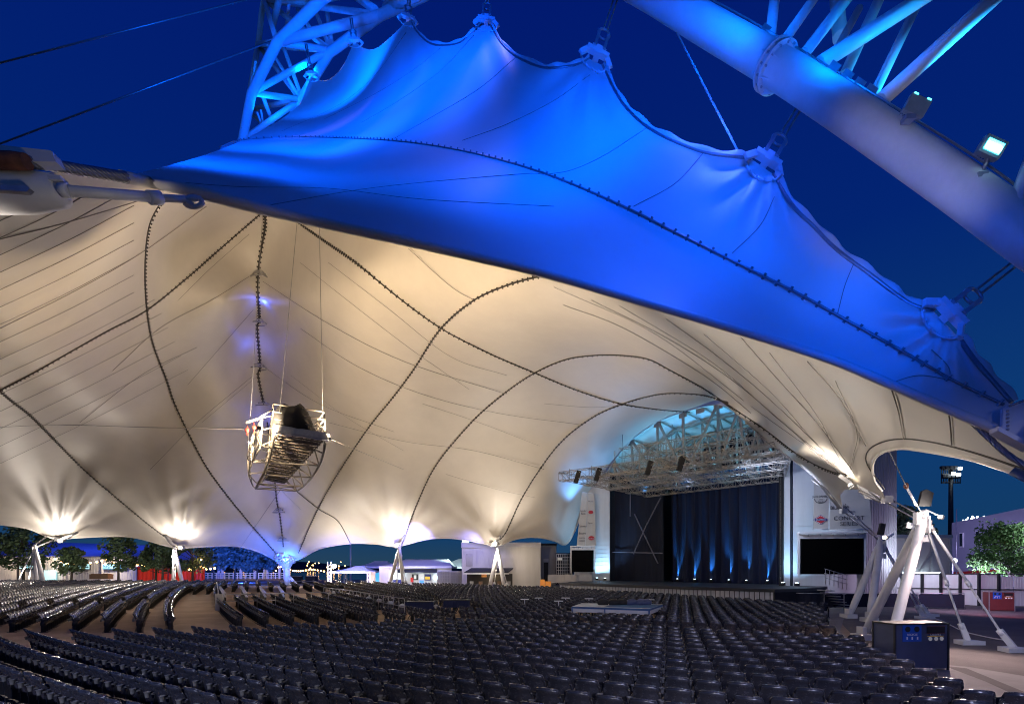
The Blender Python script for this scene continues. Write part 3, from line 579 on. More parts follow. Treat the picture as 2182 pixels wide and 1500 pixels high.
# rods from the sheet corners to the pylons
def cable(pts, r, m='rope', parent=roof, name='tie_rod', n=6): return MB().tube(pts, r, n).build(name, m, parent)
for a, b in ((P(1797, 1089, 31), P(1872, 1150, 29.4)), (P(1800, 1080, 31), P(1868, 1140, 29.4)), (P(1888, 1070, 21.3), P(1962, 1112, 20.3)), (P(1890, 1060, 21.3), P(1966, 1100, 20.3))): cable([a, b], .035)
cable([P(1893, 958, 17), P(1932, 1038, 19), P(1962, 1090, 20.2)], .02); cable([P(1931, 1036, 19), P(1952, 1076, 19.8)], .05, 'white')
spot(P(2420, 1100, 9), P(1940, 1230, 23), 1900, (.80, .78, 1), 52, .9, .3, rc)  # added fill from out of frame for the right pylons
mb = MB(); mb.sphere(P(1931, 1035, 19), .09, 8, 6, (1, 1, 1.5)); mb.build('turnbuckle', 'rust', roof)
# fittings on the right corner with its lamp
cb = MB(); cb.bar(P(1790, 1013, 22.6), P(1815, 1030, 22.2), .16); cb.tube([P(1822, 1015, 22.2), P(1848, 1042, 21.9), P(1888, 1068, 21.3)], .09, 8); cb.tube([P(1830, 1045, 22), P(1875, 1068, 21.5)], .07, 8); cb.box(P(1825, 1015, 22.1), (.25, .2, .25)); cb.box(P(1890, 1064, 21.2), (.35, .25, .3)); cb.build('corner_fitting', 'steel', roof)
cb = MB(); cb.slab([P(1826, 1030, 22), P(1880, 1046, 21.6), P(1884, 1066, 21.4), P(1845, 1060, 21.8)], .08); cb.build('corner_plate', 'white', roof)
cb = MB(); cb.tube([P(1730, 1022, 31.5), P(1755, 1040, 31.2), P(1772, 1060, 31), P(1797, 1088, 31)], [.06, .09, .14, .1], 8); cb.box(P(1797, 1089, 30.9), (.35, .3, .3)); cb.build('corner_fitting', 'steel', roof)
def rooflamp(x, y, Y, to, e, lens=.2, ang=150, lab='', color=WARM):
    o = thing('uplight', lab, 'floodlight', tuple(P(x, y, Y)), 'warm floodlights at the roof corners')
    flood_head(P(x, y, Y), to, o, e, lens, ang, color=color)
    if Y > 30: point(P(x, y, Y) + Vector((0, -1.1, -1.1)), e * .36, color, .25, o)
    return o
rooflamp(1814, 1036, 21.6, P(1600, 760, 24), 900, .09, 140, 'warm floodlight under the right corner of the roof above the black screen')
# far pylons, all about five metres tall
FAR = [(74, 1166, 58, [(67, 1246), (106, 1246)], [(20, 1248), (48, 1246)], 'white pylon at the far left in front of the lit menu boards'),
       (372, 1170, 60, [(362, 1244), (397, 1244)], [(358, 1240), (380, 1244)], 'white pylon in front of the red fence at the left'),
       (851, 1168, 58, [(826, 1246), (862, 1248)], [(842, 1246), (870, 1244)], 'white pylon in front of the white kiosk tent'),
       (1061, 1172, 53, [(1041, 1252), (1076, 1254)], [(1052, 1250), (1084, 1252)], 'white pylon in front of the corrugated service building')]
for i, (x, y, Y, fe, st, lab) in enumerate(FAR):
    def gp(q):
        px, py = q; p = P(px, py, Y); return Vector((p.x, Y + (.6 if px < x else -.6), GZ(Y)))
    o = pylon(P(x, y, Y), [gp(q) for q in fe], [gp(q) for q in st], .21, lab)
    HEADS[i] = o
for (x, y, Y, to, e, lab) in ((128, 1152, 60.0, (240, 800, 42), 1700, 'warm floodlight under the roof corner at the far left'),
                              (384, 1168, 60.6, (330, 850, 47), 1700, 'warm floodlight under the roof corner above the red fence'),
                              (845, 1163, 59.4, (880, 850, 44), 1700, 'warm floodlight under the roof corner above the kiosk tent'),
                              (1054, 1159, 53.6, (1080, 860, 43), 1700, 'warm floodlight under the roof corner above the service building')):
    rooflamp(x, y, Y, P(*to[:2], to[2]), e * K_UP, .20, 155, lab)
for (a, b) in (((74, 1166, 58), (120, 1148, 60.5)), ((372, 1170, 60), (383, 1167, 61.5)), ((851, 1168, 58), (848, 1163, 60)), ((1061, 1172, 53), (1053, 1161, 55)), ((66, 1166, 58), (100, 1143, 60))): cable([P(*a), P(*b)], .09)
mb = MB(); mb.tube([P(352, 1140, 60), P(366, 1158, 60.5), P(383, 1168, 60.8)], .22, 8); mb.box(P(383, 1166, 61), (.9, .5, .5)); mb.box(P(128, 1149, 60.4), (1.0, .5, .45)); mb.tube([P(132, 1148, 60), P(150, 1141, 59.5), P(165, 1134, 59)], .14, 6); mb.box(P(848, 1161, 59.8), (.8, .5, .6)); mb.tube([P(862, 1140, 59), P(856, 1156, 59.5), P(848, 1166, 59.8)], .16, 6)
mb.tube([P(1066, 1142, 54), P(1058, 1155, 54.5)], .14, 6); mb.box(P(1053, 1160, 54.6), (.8, .4, .4)); mb.build('corner_fitting', 'steel', roof)
# crown and base of the arch foot
af = thing('arch_pedestal', 'flared blue-lit pedestal where the far end of the arch lands', 'pedestal', tuple(P(618, 1242, 66)))
gz = GZ(66); mb = MB()
mb.grid([[P(618 + math.cos(t) * 9, y, 66) * 1.0 + Vector((0, math.sin(t) * .6, 0)) for t in [2 * math.pi * k / 10 for k in range(10)]] for y in (1246,)] + [[P(cx + math.cos(t) * r, y, 66) + Vector((0, math.sin(t) * r / 16, 0)) for t in [2 * math.pi * k / 10 for k in range(10)]] for cx, r, y in ((616, 10, 1238), (612, 6, 1225), (610, 8, 1210), (609, 16, 1198))], False, True)
mb.build('pedestal', 'white', af)
mb = MB(); topc = [P(609 + math.cos(t) * 22, 1186 - 3 * math.sin(t), 66) + Vector((0, math.sin(t) * 1.2, 0)) for t in [2 * math.pi * k / 8 for k in range(8)]]; botc = [P(609 + math.cos(t) * 17, 1198, 66) + Vector((0, math.sin(t) * 1.0, 0)) for t in [2 * math.pi * (k + .5) / 8 for k in range(8)]]; upc = [P(606 + math.cos(t) * 10, 1174, 66) + Vector((0, math.sin(t) * .6, 0)) for t in [2 * math.pi * (k + .5) / 8 for k in range(8)]]
for k in range(8):
    for a, b in ((topc[k], topc[(k + 1) % 8]), (botc[k], botc[(k + 1) % 8]), (botc[k], topc[k]), (botc[k], topc[(k + 1) % 8]), (upc[k], topc[k]), (upc[k], topc[(k + 1) % 8]), (upc[k], upc[(k + 1) % 8])): mb.tube([a, b], .16, 5)
mb.build('lattice_crown', 'white', af)
MB().tube([P(618, 1228, 65), P(632, 1244, 65)], .12, 6).build('brace', 'white', af)
mb = MB()
for k in range(8): mb.slab([botc[k], botc[(k + 1) % 8], (topc[(k + 1) % 8] + botc[(k + 1) % 8]) / 2], .03)
mb.build('glass_skirt', 'white', af)
spot(P(606, 1232, 62), P(610, 1180, 66), 1500 * K_BLUE, (.03, .15, 1), 100, .8, .2, af)
spot(P(590, 1215, 60), P(440, 1190, 70), 2500 * K_BLUE, BLUE, 100, .8, .2, af)
point(P(610, 1190, 65), 900 * K_BLUE, (.04, .2, 1), .3, af)
# ================================================================== HANGING CATWALK
cw = thing('hanging_catwalk', 'galvanised steel lighting catwalk hanging under the tent roof with a dark wrapped bundle', 'catwalk', tuple(P(600, 935, 26)))
NL, NR = P(583, 918, 23.0), P(692, 936, 22.6); FL, FR = P(566, 1022, 33.0), P(607, 1030, 33.0)
def LP(s, t, z=0): return (NL.lerp(NR, s)).lerp(FL.lerp(FR, s), t) + Vector((0, 0, z))
mb = MB()
for i in range(23):
    t = i / 22; mb.bar(LP(0, t), LP(1, t), .10, .06)
for s in (0, .2, .4, .6, .8, 1): mb.bar(LP(s, 0, .06), LP(s, 1, .06), .05, .05)
mb.build('deck_frame', 'deck', cw)
mb = MB()
for i in range(11): mb.slab([LP(.02, i / 11 + .006, .10), LP(.98, i / 11 + .006, .10), LP(.98, i / 11 + .058, .10), LP(.02, i / 11 + .058, .10)], .02)
mb.build('deck_plank', 'deck', cw)
MB().bar(LP(0, 0, .12), LP(1, 0, .12), .10, .36).box(LP(1.02, 0, .1), (.25, .3, .3)).build('end_beam', 'steel', cw); MB().bar(LP(0, 1, .12), LP(1, 1, .12), .08, .2).build('end_beam', 'steel', cw)
mb = MB()
for z in (.55, .9, 1.25): mb.tube([LP(0, 0, z), LP(1, 0, z)], .03, 6)
for s in (0, 1):
    for z in (.6, .95, 1.28): mb.tube([LP(s, t, z) for t in (0, 1)], .028, 6)
    for i in range(9): mb.tube([LP(s, i / 8, .1), LP(s, i / 8, 1.3)], .03, 6)
    for i in range(8): mb.tube([LP(s, i / 8, .1), LP(s, (i + 1) / 8, 1.28)], .02, 5)
mb.build('railing', 'grid', cw)
lowR = [P(*q) for q in ((693, 945, 22.7), (689, 966, 23.6), (680, 992, 25.2), (664, 1017, 27.2), (647, 1036, 29.5), (632, 1046, 31.2))]
lowL = [P(*q) for q in ((585, 925, 23.1), (580, 955, 24.6), (572, 985, 26.4), (560, 1012, 28.4), (549, 1031, 30), (545, 1041, 31.2))]
for s, low in ((0, lowL), (1, lowR)):          # bowed keel trusses under each side
    mb = MB(); mb.tube([Vector(p) for p in spline([tuple(p) for p in low], 5)], .06, 8)
    for i in range(1, 6): mb.tube([low[i], LP(s, i / 5.2, .05)], .042, 6); mb.tube([low[i], LP(s, (i - 1) / 5.2, .05)], .036, 6)
    mb.build('keel_truss', 'grid', cw)
for i in (2, 3, 4, 5): MB().tube([lowL[i], lowR[i]], .042, 6).build('cross_brace', 'grid', cw)
MB().tube([lowL[5], lowR[4]], .03, 6).tube([lowL[4], lowR[5]], .03, 6).tube([lowL[5], LP(0, .95, .1)], .04, 6).tube([lowR[5], LP(1, .95, .1)], .04, 6).build('cross_brace', 'grid', cw)
# side outrigger frame on the left
mb = MB(); a = [P(*q) for q in ((560, 890, 23.2), (558, 915, 23.2), (556, 950, 23.4), (542, 920, 25), (540, 950, 25.2), (538, 985, 25.6), (530, 950, 27.6), (528, 978, 27.9), (529, 1010, 28.2), (527, 985, 30), (530, 1012, 30.4), (538, 1034, 30.8))]
for i in range(0, 9, 3):
    for k in range(3): mb.tube([a[i + k], a[i + 3 + k]], .035, 5); mb.tube([a[i + k], a[i + 3 + (k + 1) % 3]], .03, 5); mb.tube([a[i + k], LP(0, .05 + .3 * (i / 3), .9 - .6 * k)], .03, 5)
for i in range(0, 12, 3): mb.tube([a[i], a[i + 1]], .035, 5); mb.tube([a[i + 1], a[i + 2]], .035, 5); mb.tube([a[i + 2], lowL[min(5, 1 + i // 2)]], .035, 5)
mb.build('outrigger_frame', 'grid', cw)
mb = MB(); j = P(552, 892, 23); k_ = P(525, 900, 23.5); mb.bar(j, k_, .06, .1); mb.tube([P(553, 890, 23), LP(0, .05, 1.2)], .04, 6); mb.build('jib', 'grid', cw)
for q in ((527, 916, 23.5), (542, 911, 23.4)): mb = MB(); mb.sphere(P(*q), .10, 10, 8, (1, .6, 1.1)); mb.tube([P(q[0], q[1] - 10, q[2]), P(q[0], q[1] + 12, q[2])], .02, 5); mb.build('pulley', 'redpaint', cw)
flood_head(P(552, 912, 22.0), P(420, 700, 40), cw, 4300 * K_FILL, .07, 150, (1, .74, .46))
flood_head(P(534, 944, 25.0), P(300, 900, 46), cw, 2400 * K_FILL, .06, 150, (1, .74, .46))
flood_head(P(703, 934, 22.3), P(950, 720, 34), cw, 10500 * K_FILL, .05, 130, (1, .74, .46))  # added third flood, brightens the right of the vault
mb = MB()
for x0, y0, x1, y1, Y, Y1 in ((596, 878, 636, 440, 22.8, 34), (688, 896, 680, 455, 22.6, 32), (533, 900, 560, 450, 23.5, 36), (529, 1010, 530, 916, 31, 23.5), (690, 930, 860, 1000, 22.6, 50), (527, 915, 120, 905, 23.5, 40), (575, 1020, 640, 1085, 33, 50), (600, 1040, 510, 1170, 33, 58)):
    mb.tube([P(x0, y0, Y), P(x1, y1, Y1)], .015, 5)
mb.build('suspension_cable', 'rope', cw)
# wrapped bundle lying on the catwalk
mb = MB(); rows = []
for i in range(9):
    s = i / 8; hh = (.2, 1.15, 1.35, 1.22, 1.18, 1.32, 1.2, .8, .2)[i]; c = LP(.06 + .80 * s, .04 + .02 * math.sin(i))
    rows.append([c + Vector((0, .55 * math.cos(t) * (1 + .08 * math.sin(5 * t + i)), .22 + hh * .5 + hh * .5 * math.sin(t))) for t in [2 * math.pi * k / 14 for k in range(14)]])
mb.grid(rows, True, True); tag(mb.build('covered_bundle', 'black'), 'dark tarpaulin-wrapped bundle lying on the hanging catwalk', 'bundle')
# ================================================================== STAGE HOUSE
Sd = Vector((.5556, -.8315, 0)); Sn = Vector((.8315, .5556, 0))      # along the opening, away from the seats
SL = Vector((11.1, 56, 0))
def SP(s, n, z): return SL + Sd * s + Sn * n + Vector((0, 0, z))
sh_ = thing('stage_house', 'tall white clad stage house with dark opening, trussed gable and blue-white uplights', 'stage building', (17, 48, .6))
ZS = 1.65
# stage floor, fascia
FLp = [Vector((4.6, 48.3, 0)), Vector((8.5, 43.6, 0)), Vector((13, 38.2, 0)), Vector((17.7, 33.2, 0)), Vector((22.8, 35.8, 0)), SP(22, 0, 0), SP(22, 9, 0), SP(-3, 9, 0), SP(-3.5, 0, 0)]
st = thing('stage_platform', 'low stage with black carpet edge and pale ribbed front', 'stage', (13, 40, .6))
MB().prism([(p.x, p.y) for p in FLp], ZS - .22, ZS).build('stage_floor', mat('stage_lino', (.045, .045, .05), .45, vscale=1), st)
mb = MB(); ff = FLp[:4]
for a, b in zip(ff, ff[1:]):
    n = int((b - a).length / .34)
    for i in range(n):
        p = a.lerp(b, (i + .5) / n) + Vector((.12, .12, 0)); d = (b - a).normalized(); mb.box(p + Vector((0, 0, .95)), (.27, .06, .96), rz=math.atan2(d.y, d.x))
mb.build('fascia', 'platwhite', st)
mb = MB()
for a, b in zip(ff, ff[1:]): mb.slab([Vector((a.x + .3, a.y + .3, .3)), Vector((b.x + .3, b.y + .3, .3)), Vector((b.x + .3, b.y + .3, ZS - .22)), Vector((a.x + .3, a.y + .3, ZS - .22))], -.1)
mb.slab([Vector((17.75, 33.3, .3)), Vector((22.8, 35.9, .3)), Vector((22.8, 35.9, ZS - .22)), Vector((17.75, 33.3, ZS - .22))], -.1); mb.build('black_skirt', 'black', st)
# piers and walls
Wd = Vector((.83, -.56, 0))
def wallribs(mb, a, b, z0, z1, pitch=.3, dep=.04, th=.2):
    a, b = Vector(a), Vector(b); d = (b - a).normalized(); nr = Vector((d.y, -d.x, 0)); L = (b - a).length
    zz = lambda z: Vector((0, 0, z))
    mb.slab([a + zz(z0) - nr * th, b + zz(z0) - nr * th, b + zz(z1) - nr * th, a + zz(z1) - nr * th], -th) if False else mb.box((a + b) / 2 - nr * th / 2 + zz((z0 + z1) / 2), (L, th, z1 - z0), rz=math.atan2(d.y, d.x))
    for i in range(int(L / pitch)): mb.box(a + d * (i + .5) * pitch + nr * dep / 2 + zz((z0 + z1) / 2), (pitch * .35, dep, (z1 - z0) * .998), rz=math.atan2(d.y, d.x))
    return mb
def wallhoriz(mb, a, b, z0, z1, pitch=.45, th=.2):
    a, b = Vector(a), Vector(b); d = (b - a).normalized(); nr = Vector((d.y, -d.x, 0)); L = (b - a).length; rz = math.atan2(d.y, d.x)
    mb.box((a + b) / 2 - nr * th / 2 + Vector((0, 0, (z0 + z1) / 2)), (L, th, z1 - z0), rz=rz)
    for i in range(int((z1 - z0) / pitch)): mb.box((a + b) / 2 + nr * .012 + Vector((0, 0, z0 + i * pitch + pitch / 2)), (L * .999, .024, pitch * .9), rz=rz)
    return mb
wallhoriz(MB(), P(1238, 1200, 57.5).xy.to_3d(), P(1299, 1200, 56).xy.to_3d(), ZS, 15.5).build('left_pier', 'wall', sh_)
PR = SP(19.25, 0, 0); PR2 = Vector((P(1860, 1200, 37.5).x, 37.5, 0))
wallhoriz(MB(), PR, PR2, .4, 14.5, .5).build('right_wall', 'wall', sh_)
mb = MB(); wallribs(mb, Vector((P(1843, 1200, 37.2).x, 37.2, 0)), Vector((P(1911, 1200, 38.5).x, 38.5, 0)), .4, 12.4, .28, .07); mb.build('side_wall', 'wall2', sh_)
mb = MB(); mb.bar(SP(19.28, .05, ZS), SP(19.28, .05, 13), .12, .5); mb.build('opening_frame', 'black', sh_)
# back walls, roof of the stage house
mb = MB(); mb.slab([SP(-1, 9, 0), SP(21, 9, 0), SP(21, 9, 19), SP(-1, 9, 19)], -.2); mb.slab([SP(-.6, 0, 0), SP(-.6, 9, 0), SP(-.6, 9, 14), SP(-.6, 0, 14)], .15); mb.slab([SP(20, .3, 0), SP(20, 9, 0), SP(20, 9, 17), SP(20, .3, 17)], -.15); mb.build('back_wall', mat('dark_interior', (.02, .025, .04), .8), sh_)
# gable
top_px = [(1288, 1012), (1306, 985), (1345, 936), (1401, 896), (1455, 876), (1492, 866), (1530, 858), (1575, 868), (1622, 900), (1660, 945)]
def on_plane(px, py, n=0.0):                    # pixel ray met with the plane of the opening
    k = (px - CX) / F; o_ = SL + Sn * n; s = (k * o_.y - o_.x) / (Sd.x - k * Sd.y); Y = o_.y + s * Sd.y
    return P(px, py, Y)
tp = [on_plane(*q) for q in top_px]
mb = MB()
for a, b in zip(tp, tp[1:]): mb.bar(a, b, .42, .34)
mb.build('gable_top_chord', 'white', sh_)
botz = 12.0
nodes_t = [tp[0], tp[1], tp[2], tp[3], tp[4], tp[6], tp[7], tp[8]]
nodes_b = [Vector((q.x, q.y, botz)) for q in (on_plane(1300, 1000), on_plane(1322, 1000), on_plane(1352, 1000), on_plane(1403, 1000), on_plane(1460, 1000), on_plane(1530, 1000), on_plane(1590, 1000), on_plane(1640, 1000))]
for i in range(8):
    MB().bar(nodes_t[i], nodes_b[i], .20).build('gable_strut', 'grid', sh_)
    if i < 7:
        a, b = (nodes_t[i], nodes_b[i + 1]) if i in (0, 1, 2, 3) else (nodes_b[i], nodes_t[i + 1]); MB().bar(a, b, .20).build('gable_strut', 'grid', sh_)
mb = MB(); mb.bar(nodes_b[0], nodes_b[-1] + Sd * 2, .3); mb.build('gable_bottom_chord', 'grid', sh_)
for q in tp[1:8]: MB().prism([(q.x - Sd.x * w_, q.y - Sd.y * w_) for w_ in (.45,)] + [(q.x + Sd.x * .45, q.y + Sd.y * .45), (q.x + Sd.x * .45 + .03, q.y + Sd.y * .45 + .03), (q.x - Sd.x * .45 + .03, q.y - Sd.y * .45 + .03)], q.z - .62, q.z + .1).build('gusset_plate', 'grid', sh_)
# roof skin going back from the gable and inner roof trusses
mb = MB()
for a, b in zip(tp, tp[1:]): mb.slab([a + Vector((0, 0, .25)), b + Vector((0, 0, .25)), b + Sn * 9 + Vector((0, 0, -1.2)), a + Sn * 9 + Vector((0, 0, -1.2))], .08)
mb.build('roof_skin', 'wall', sh_)
for n in (3, 6):
    mb = MB(); t2 = [q + Sn * n + Vector((0, 0, -.5 * n / 3 - .1)) for q in tp]
    for a, b in zip(t2, t2[1:]): mb.bar(a, b, .2)
    bb = [Vector((q.x, q.y, 11.6)) for q in t2]
    for i in range(len(t2)):
        mb.bar(t2[i], bb[i], .14)
        if i < len(t2) - 1: mb.bar(t2[i], bb[i + 1], .12); mb.bar(bb[i], bb[i + 1], .16)
    mb.build('inner_roof_truss', 'grid', sh_)
mb = MB()
for q in tp[1:-1]: mb.bar(q + Sn * .2, q + Sn * 8 + Vector((0, 0, -1.3)), .14)
for z, n in ((13.0, 1.5), (12.4, 4.5)): 
    mb.bar(SP(2, n, z), SP(17, n, z), .15); mb.bar(SP(4, n, z + 1.2), SP(15, n + 1, z + 2.4), .1)
mb.build('purlin', 'grid', sh_)
mb = MB()
for k in range(13): mb.tube([on_plane(1330 + k * 24, 985, .5 + k % 3), on_plane(1345 + k * 22, 905 + (k % 4) * 12, 2 + k % 4)], .03, 4)
mb.build('rigging_wire', 'rope', sh_)
for k, s in enumerate((4, 8, 12, 15.5)):
    spot(SP(s, 1.2, 11.4), SP(s, 3.5, 17), 900, (.12, .60, 1.0), 150, .8, .3, sh_)
spot(SP(-1.5, -3.5, 9.5), P(1240, 960, 51), 1500, (.12, .40, 1), 100, .9, .3, sh_)
spot(SP(2, -2, 10.5), P(1380, 900, 48), 700, (.12, .45, 1), 110, .9, .3, sh_)
# curtains
def drape(s0, s1, n, z0, z1, amp, pitch, m, name, parent, cat=None, label=None):
    N = int((s1 - s0) / (pitch / 8)); rows = [[], []]; ph = 0
    cols = []
    for i in range(N + 1):
        s = s0 + (s1 - s0) * i / N; ph = 2 * math.pi * s / pitch + 1.3 * math.sin(s * 1.1) + .8 * math.sin(s * 2.7)
        cols.append((s, amp * math.sin(ph) + amp * .4 * math.sin(2.1 * ph + 1)))
    rows = [[SP(s, n + o_ * (1.15 - .3 * j / 6) + .05 * math.sin(s * 3 + j), z0 + (z1 - z0) * j / 6) for s, o_ in cols] for j in range(7)]
    return MB().grid(rows).build(name, m, parent, label=label, cat=cat)
drape(6.3, 20, 2.8, ZS, 12.8, .16, .85, 'curtain', 'stage_curtain', None, 'curtain', 'tall pleated dark blue curtain with cyan uplights at its foot')
drape(-.5, 6.5, 1.3, ZS, 12.8, .03, 1.1, 'net', 'side_drape', None, 'curtain', 'flat black net drape across the left third of the stage opening')
mb = MB()
for a, b in (((1352, 1095), (1402, 1200)), ((1408, 1060), (1378, 1118)), ((1380, 1113), (1350, 1180)), ((1300, 1176), (1412, 1178)), ((1343, 1052), (1343, 1100))): mb.bar(on_plane(*a, .9), on_plane(*b, .9), .10)
tag(mb.build('brace_frame', mat('dim_steel', (.12, .12, .16), .6)), 'dim crossed steel braces in front of the black stage drape', 'brace')
def ray_floor(px, py, z):
    Y = (EYE - z) * F / (py - HZ); return P(px, py, Y)
CUR = [1443, 1480, 1515, 1553, 1590, 1635]
for i, x in enumerate(CUR):
    q = on_plane(x, 1238, 2.5); q.z = ZS
    o = thing('stage_uplight', ['leftmost', 'second from the left', 'third from the left', 'fourth from the left', 'fifth from the left', 'rightmost'][i] + ' of the small uplights at the foot of the stage curtain', 'uplight', tuple(q), 'uplights along the stage curtain')
    mb = MB(); mb.box(q + Vector((0, 0, .1)), (.26, .2, .2)); mb.tube([q + Vector((0, 0, .15)), q + Vector((0, 0, .34))], .11, 10); mb.build('lamp_can', 'black', o)
    MB().disc(q + Vector((0, 0, .345)), (0, 0, 1), .09, .01, 12).build('lamp_lens', 'lens_white', o)
    spot(q + Vector((0, 0, .4)), q + Sn * .36 + Vector((0, 0, 4.2)), 4600, (.06, .42, 1.0), 31, 1, .05, o)
def upl(px, py, Y, to, lab, e=200, ang=50):
    q = P(px, py, Y); o = thing('wall_uplight', lab, 'uplight', tuple(q), 'uplights at the foot of the stage walls')
    mb = MB(); mb.box(q, (.3, .25, .22)); mb.build('lamp_can', 'black', o); MB().disc(q + Vector((0, 0, .13)), (0, 0, 1), .1, .02, 12).build('lamp_lens', 'lens_white', o)
    spot(q + Vector((0, 0, .25)), to, e, (.30, .62, 1.0), ang, .9, .05, o)
upl(1272, 1233, 55.6, P(1276, 1130, 57), 'uplight at the foot of the narrow left stage pier, outer one', 600, 120); upl(1289, 1234, 55.0, P(1289, 1120, 56.5), 'uplight at the foot of the narrow left stage pier, inner one', 600, 120)
upl(1668, 1244, 38.2, P(1675, 1150, 39.8), 'left uplight under the wall beside the large black screen', 420, 120); upl(1698, 1245, 37.8, P(1702, 1150, 39.2), 'right uplight under the wall beside the large black screen', 420, 120)
# lighting grid
lg = thing('lighting_grid', 'wide flat lattice of dull steel trusses hanging over the stage', 'lighting grid', (13, 42, 10.5))
gA, gB, gC, gD = Vector((4.1, 41.4, 0)), Vector((17.6, 31.2, 0)), Vector((22.5, 41.2, 0)), Vector((13.6, 50.3, 0))
def gq(u, v): return gA.lerp(gB, u).lerp(gD.lerp(gC, u), v)
def truss(mb, a, b, h, wd, n, r=.035):
    a, b = Vector(a), Vector(b); d = (b - a).normalized(); s = Vector((-d.y, d.x, 0)) * wd / 2; U = Vector((0, 0, h))
    c = [(a - s, b - s), (a + s, b + s), (a - s + U, b - s + U), (a + s + U, b + s + U)]
    for p, q in c: mb.bar(p, q, r * 1.6)
    for i in range(n):
        t0, t1 = i / n, (i + 1) / n
        for lo, hi in ((0, 2), (1, 3), (0, 1), (2, 3)):
            x0 = c[lo][0].lerp(c[lo][1], t0 if i % 2 else t1); x1 = c[hi][0].lerp(c[hi][1], t1 if i % 2 else t0); mb.bar(x0, x1, r)
            mb.bar(c[lo][0].lerp(c[lo][1], t0), c[hi][0].lerp(c[hi][1], t0), r)
spot(P(1560, 1010, 33), P(1780, 1100, 37), 2600, (.62, .72, 1), 110, .9, .3, lg); spot(P(1230, 1120, 44), P(1275, 1120, 56), 900, (.55, .68, 1), 60, .9, .3, lg); spot(P(1560, 1000, 32), P(1400, 1240, 44), 120, (.6, .7, 1), 110, .9, .3, lg)  # added spots without fixtures, washing the stage walls
for v in (0, .25, .5, .75, 1):
    mb = MB(); truss(mb, gq(0, v) + Vector((0, 0, 10.35)), gq(1, v) + Vector((0, 0, 10.35)), .75, .6, 20, .026); mb.build('long_truss', 'grid', lg)
for u in (0, .17, .34, .5, .67, .84, 1):
    mb = MB(); truss(mb, gq(u, 0) + Vector((0, 0, 10.5)), gq(u, 1) + Vector((0, 0, 10.5)), .6, .5, 10, .026); mb.build('cross_truss', 'grid', lg)
for v in (.1, .4, .7):
    mb = MB(); truss(mb, gq(.28, v) + Vector((0, 0, 11.9)), gq(1, v) + Vector((0, 0, 11.9)), .7, .6, 14, .026); mb.build('upper_truss', 'grid', lg)
for u in np.arange(.05, 1, .12):
    for v in (.0, .33, .66): MB().bar(gq(u, v) + Vector((0, 0, 10.4)), gq(u, v) + Vector((0, 0, 12.2 if u > .28 else 11.3)), .05).build('upright', 'grid', lg)
for u, v in ((.1, .02), (.21, .02), (.46, .02), (.6, .02)): 
    q = gq(u, v) + Vector((-.3, -.35, 10.5)); MB().box(q, (.35, .35, 1.0), m=Matrix.Rotation(.3, 4, 'Y')).build('speaker_box', 'black', lg)
mb = MB()
for q, h in ((gq(.5, .9), 0), (gq(.9, .5), 0), (gq(.2, .3), 0)): mb.tube([q + Vector((0, 0, 11)), q + Vector((.5, 2, 15))], .03, 5)
mb.build('hoist_chain', 'rope', lg)
spot(gq(.75, .85) + Vector((0, 0, 9.0)), gq(.7, .5) + Vector((0, 0, 11.2)), 300, (.3, .65, 1), 150, .8, .2, lg); spot(gq(.4, .9) + Vector((0, 0, 9.0)), gq(.4, .4) + Vector((0, 0, 11.2)), 180, (.5, .65, 1), 150, .8, .2, lg)
# screens, banners
def framed_screen(px0, py0, px1, py1, Y0, Y1, label, trim):
    a, b = P(px0, py1, Y0), P(px1, py1 , Y1); zt = P(px0, py0, Y0).z; zb = P(px0, py1, Y0).z; d = Vector((b.x - a.x, b.y - a.y, 0)); L = d.length; rz = math.atan2(d.y, d.x); n = Vector((d.y, -d.x, 0)).normalized()
    c = Vector(((a.x + b.x) / 2, (a.y + b.y) / 2, (zt + zb) / 2)); o = thing('video_screen', label, 'screen', tuple(c + Vector((0, 0, -(zt - zb) / 2))))
    MB().box(c, (L, .25, zt - zb), rz=rz).build('panel', 'screen', o)
    mb = MB(); mb.box(c + Vector((0, 0, (zt - zb) / 2 + .42)) + n * .1, (L + .35, .6, .12), rz=rz); mb.box(c + Vector((0, 0, (zt - zb) / 2 + .16)), (L + .2, .2, .3), rz=rz)
    for k in (-1, 1): mb.box(c + d.normalized() * k * (L / 2 + .12) + Vector((0, 0, .1)), (.12, .2, zt - zb + .5), rz=rz)
    mb.build('frame', 'white', o)
    for k in range(5): MB().tube([c + d * (-.4 + .2 * k) + n * .3 + Vector((0, 0, (zt - zb) / 2 + .3)), c + d * (-.4 + .2 * k) + n * .3 + Vector((0, 0, (zt - zb) / 2 + .18))], .04, 6).build('lamp', 'steel', o)
    return o, c, d.normalized(), n
framed_screen(1706, 1148, 1838, 1223, 36.0, 35.2, 'large switched-off black screen right of the stage', 0)
framed_screen(1219, 1172, 1265, 1218, 54.5, 54.0, 'small switched-off black screen left of the stage', 0)
mb = MB(); mb.prism([(P(1225, 0, 55.5).x, 55.5), (P(1262, 0, 55.2).x, 55.2), (P(1262, 0, 55.2).x, 56.2), (P(1225, 0, 55.5).x, 56.2)], ZS, 2.8); mb.build('plinth', 'white', sh_)
def banner(q, label, name='banner'):           # q: four points, counterclockwise from lower left
    o = thing(name, label, 'banner', tuple(q[0])); MB().slab(q, -.03).build('cloth', 'banner', o)
    mb = MB(); mb.tube([q[3], q[2]], .05, 6); mb.tube([q[0], q[1]], .05, 6); mb.build('batten', 'white', o); return o
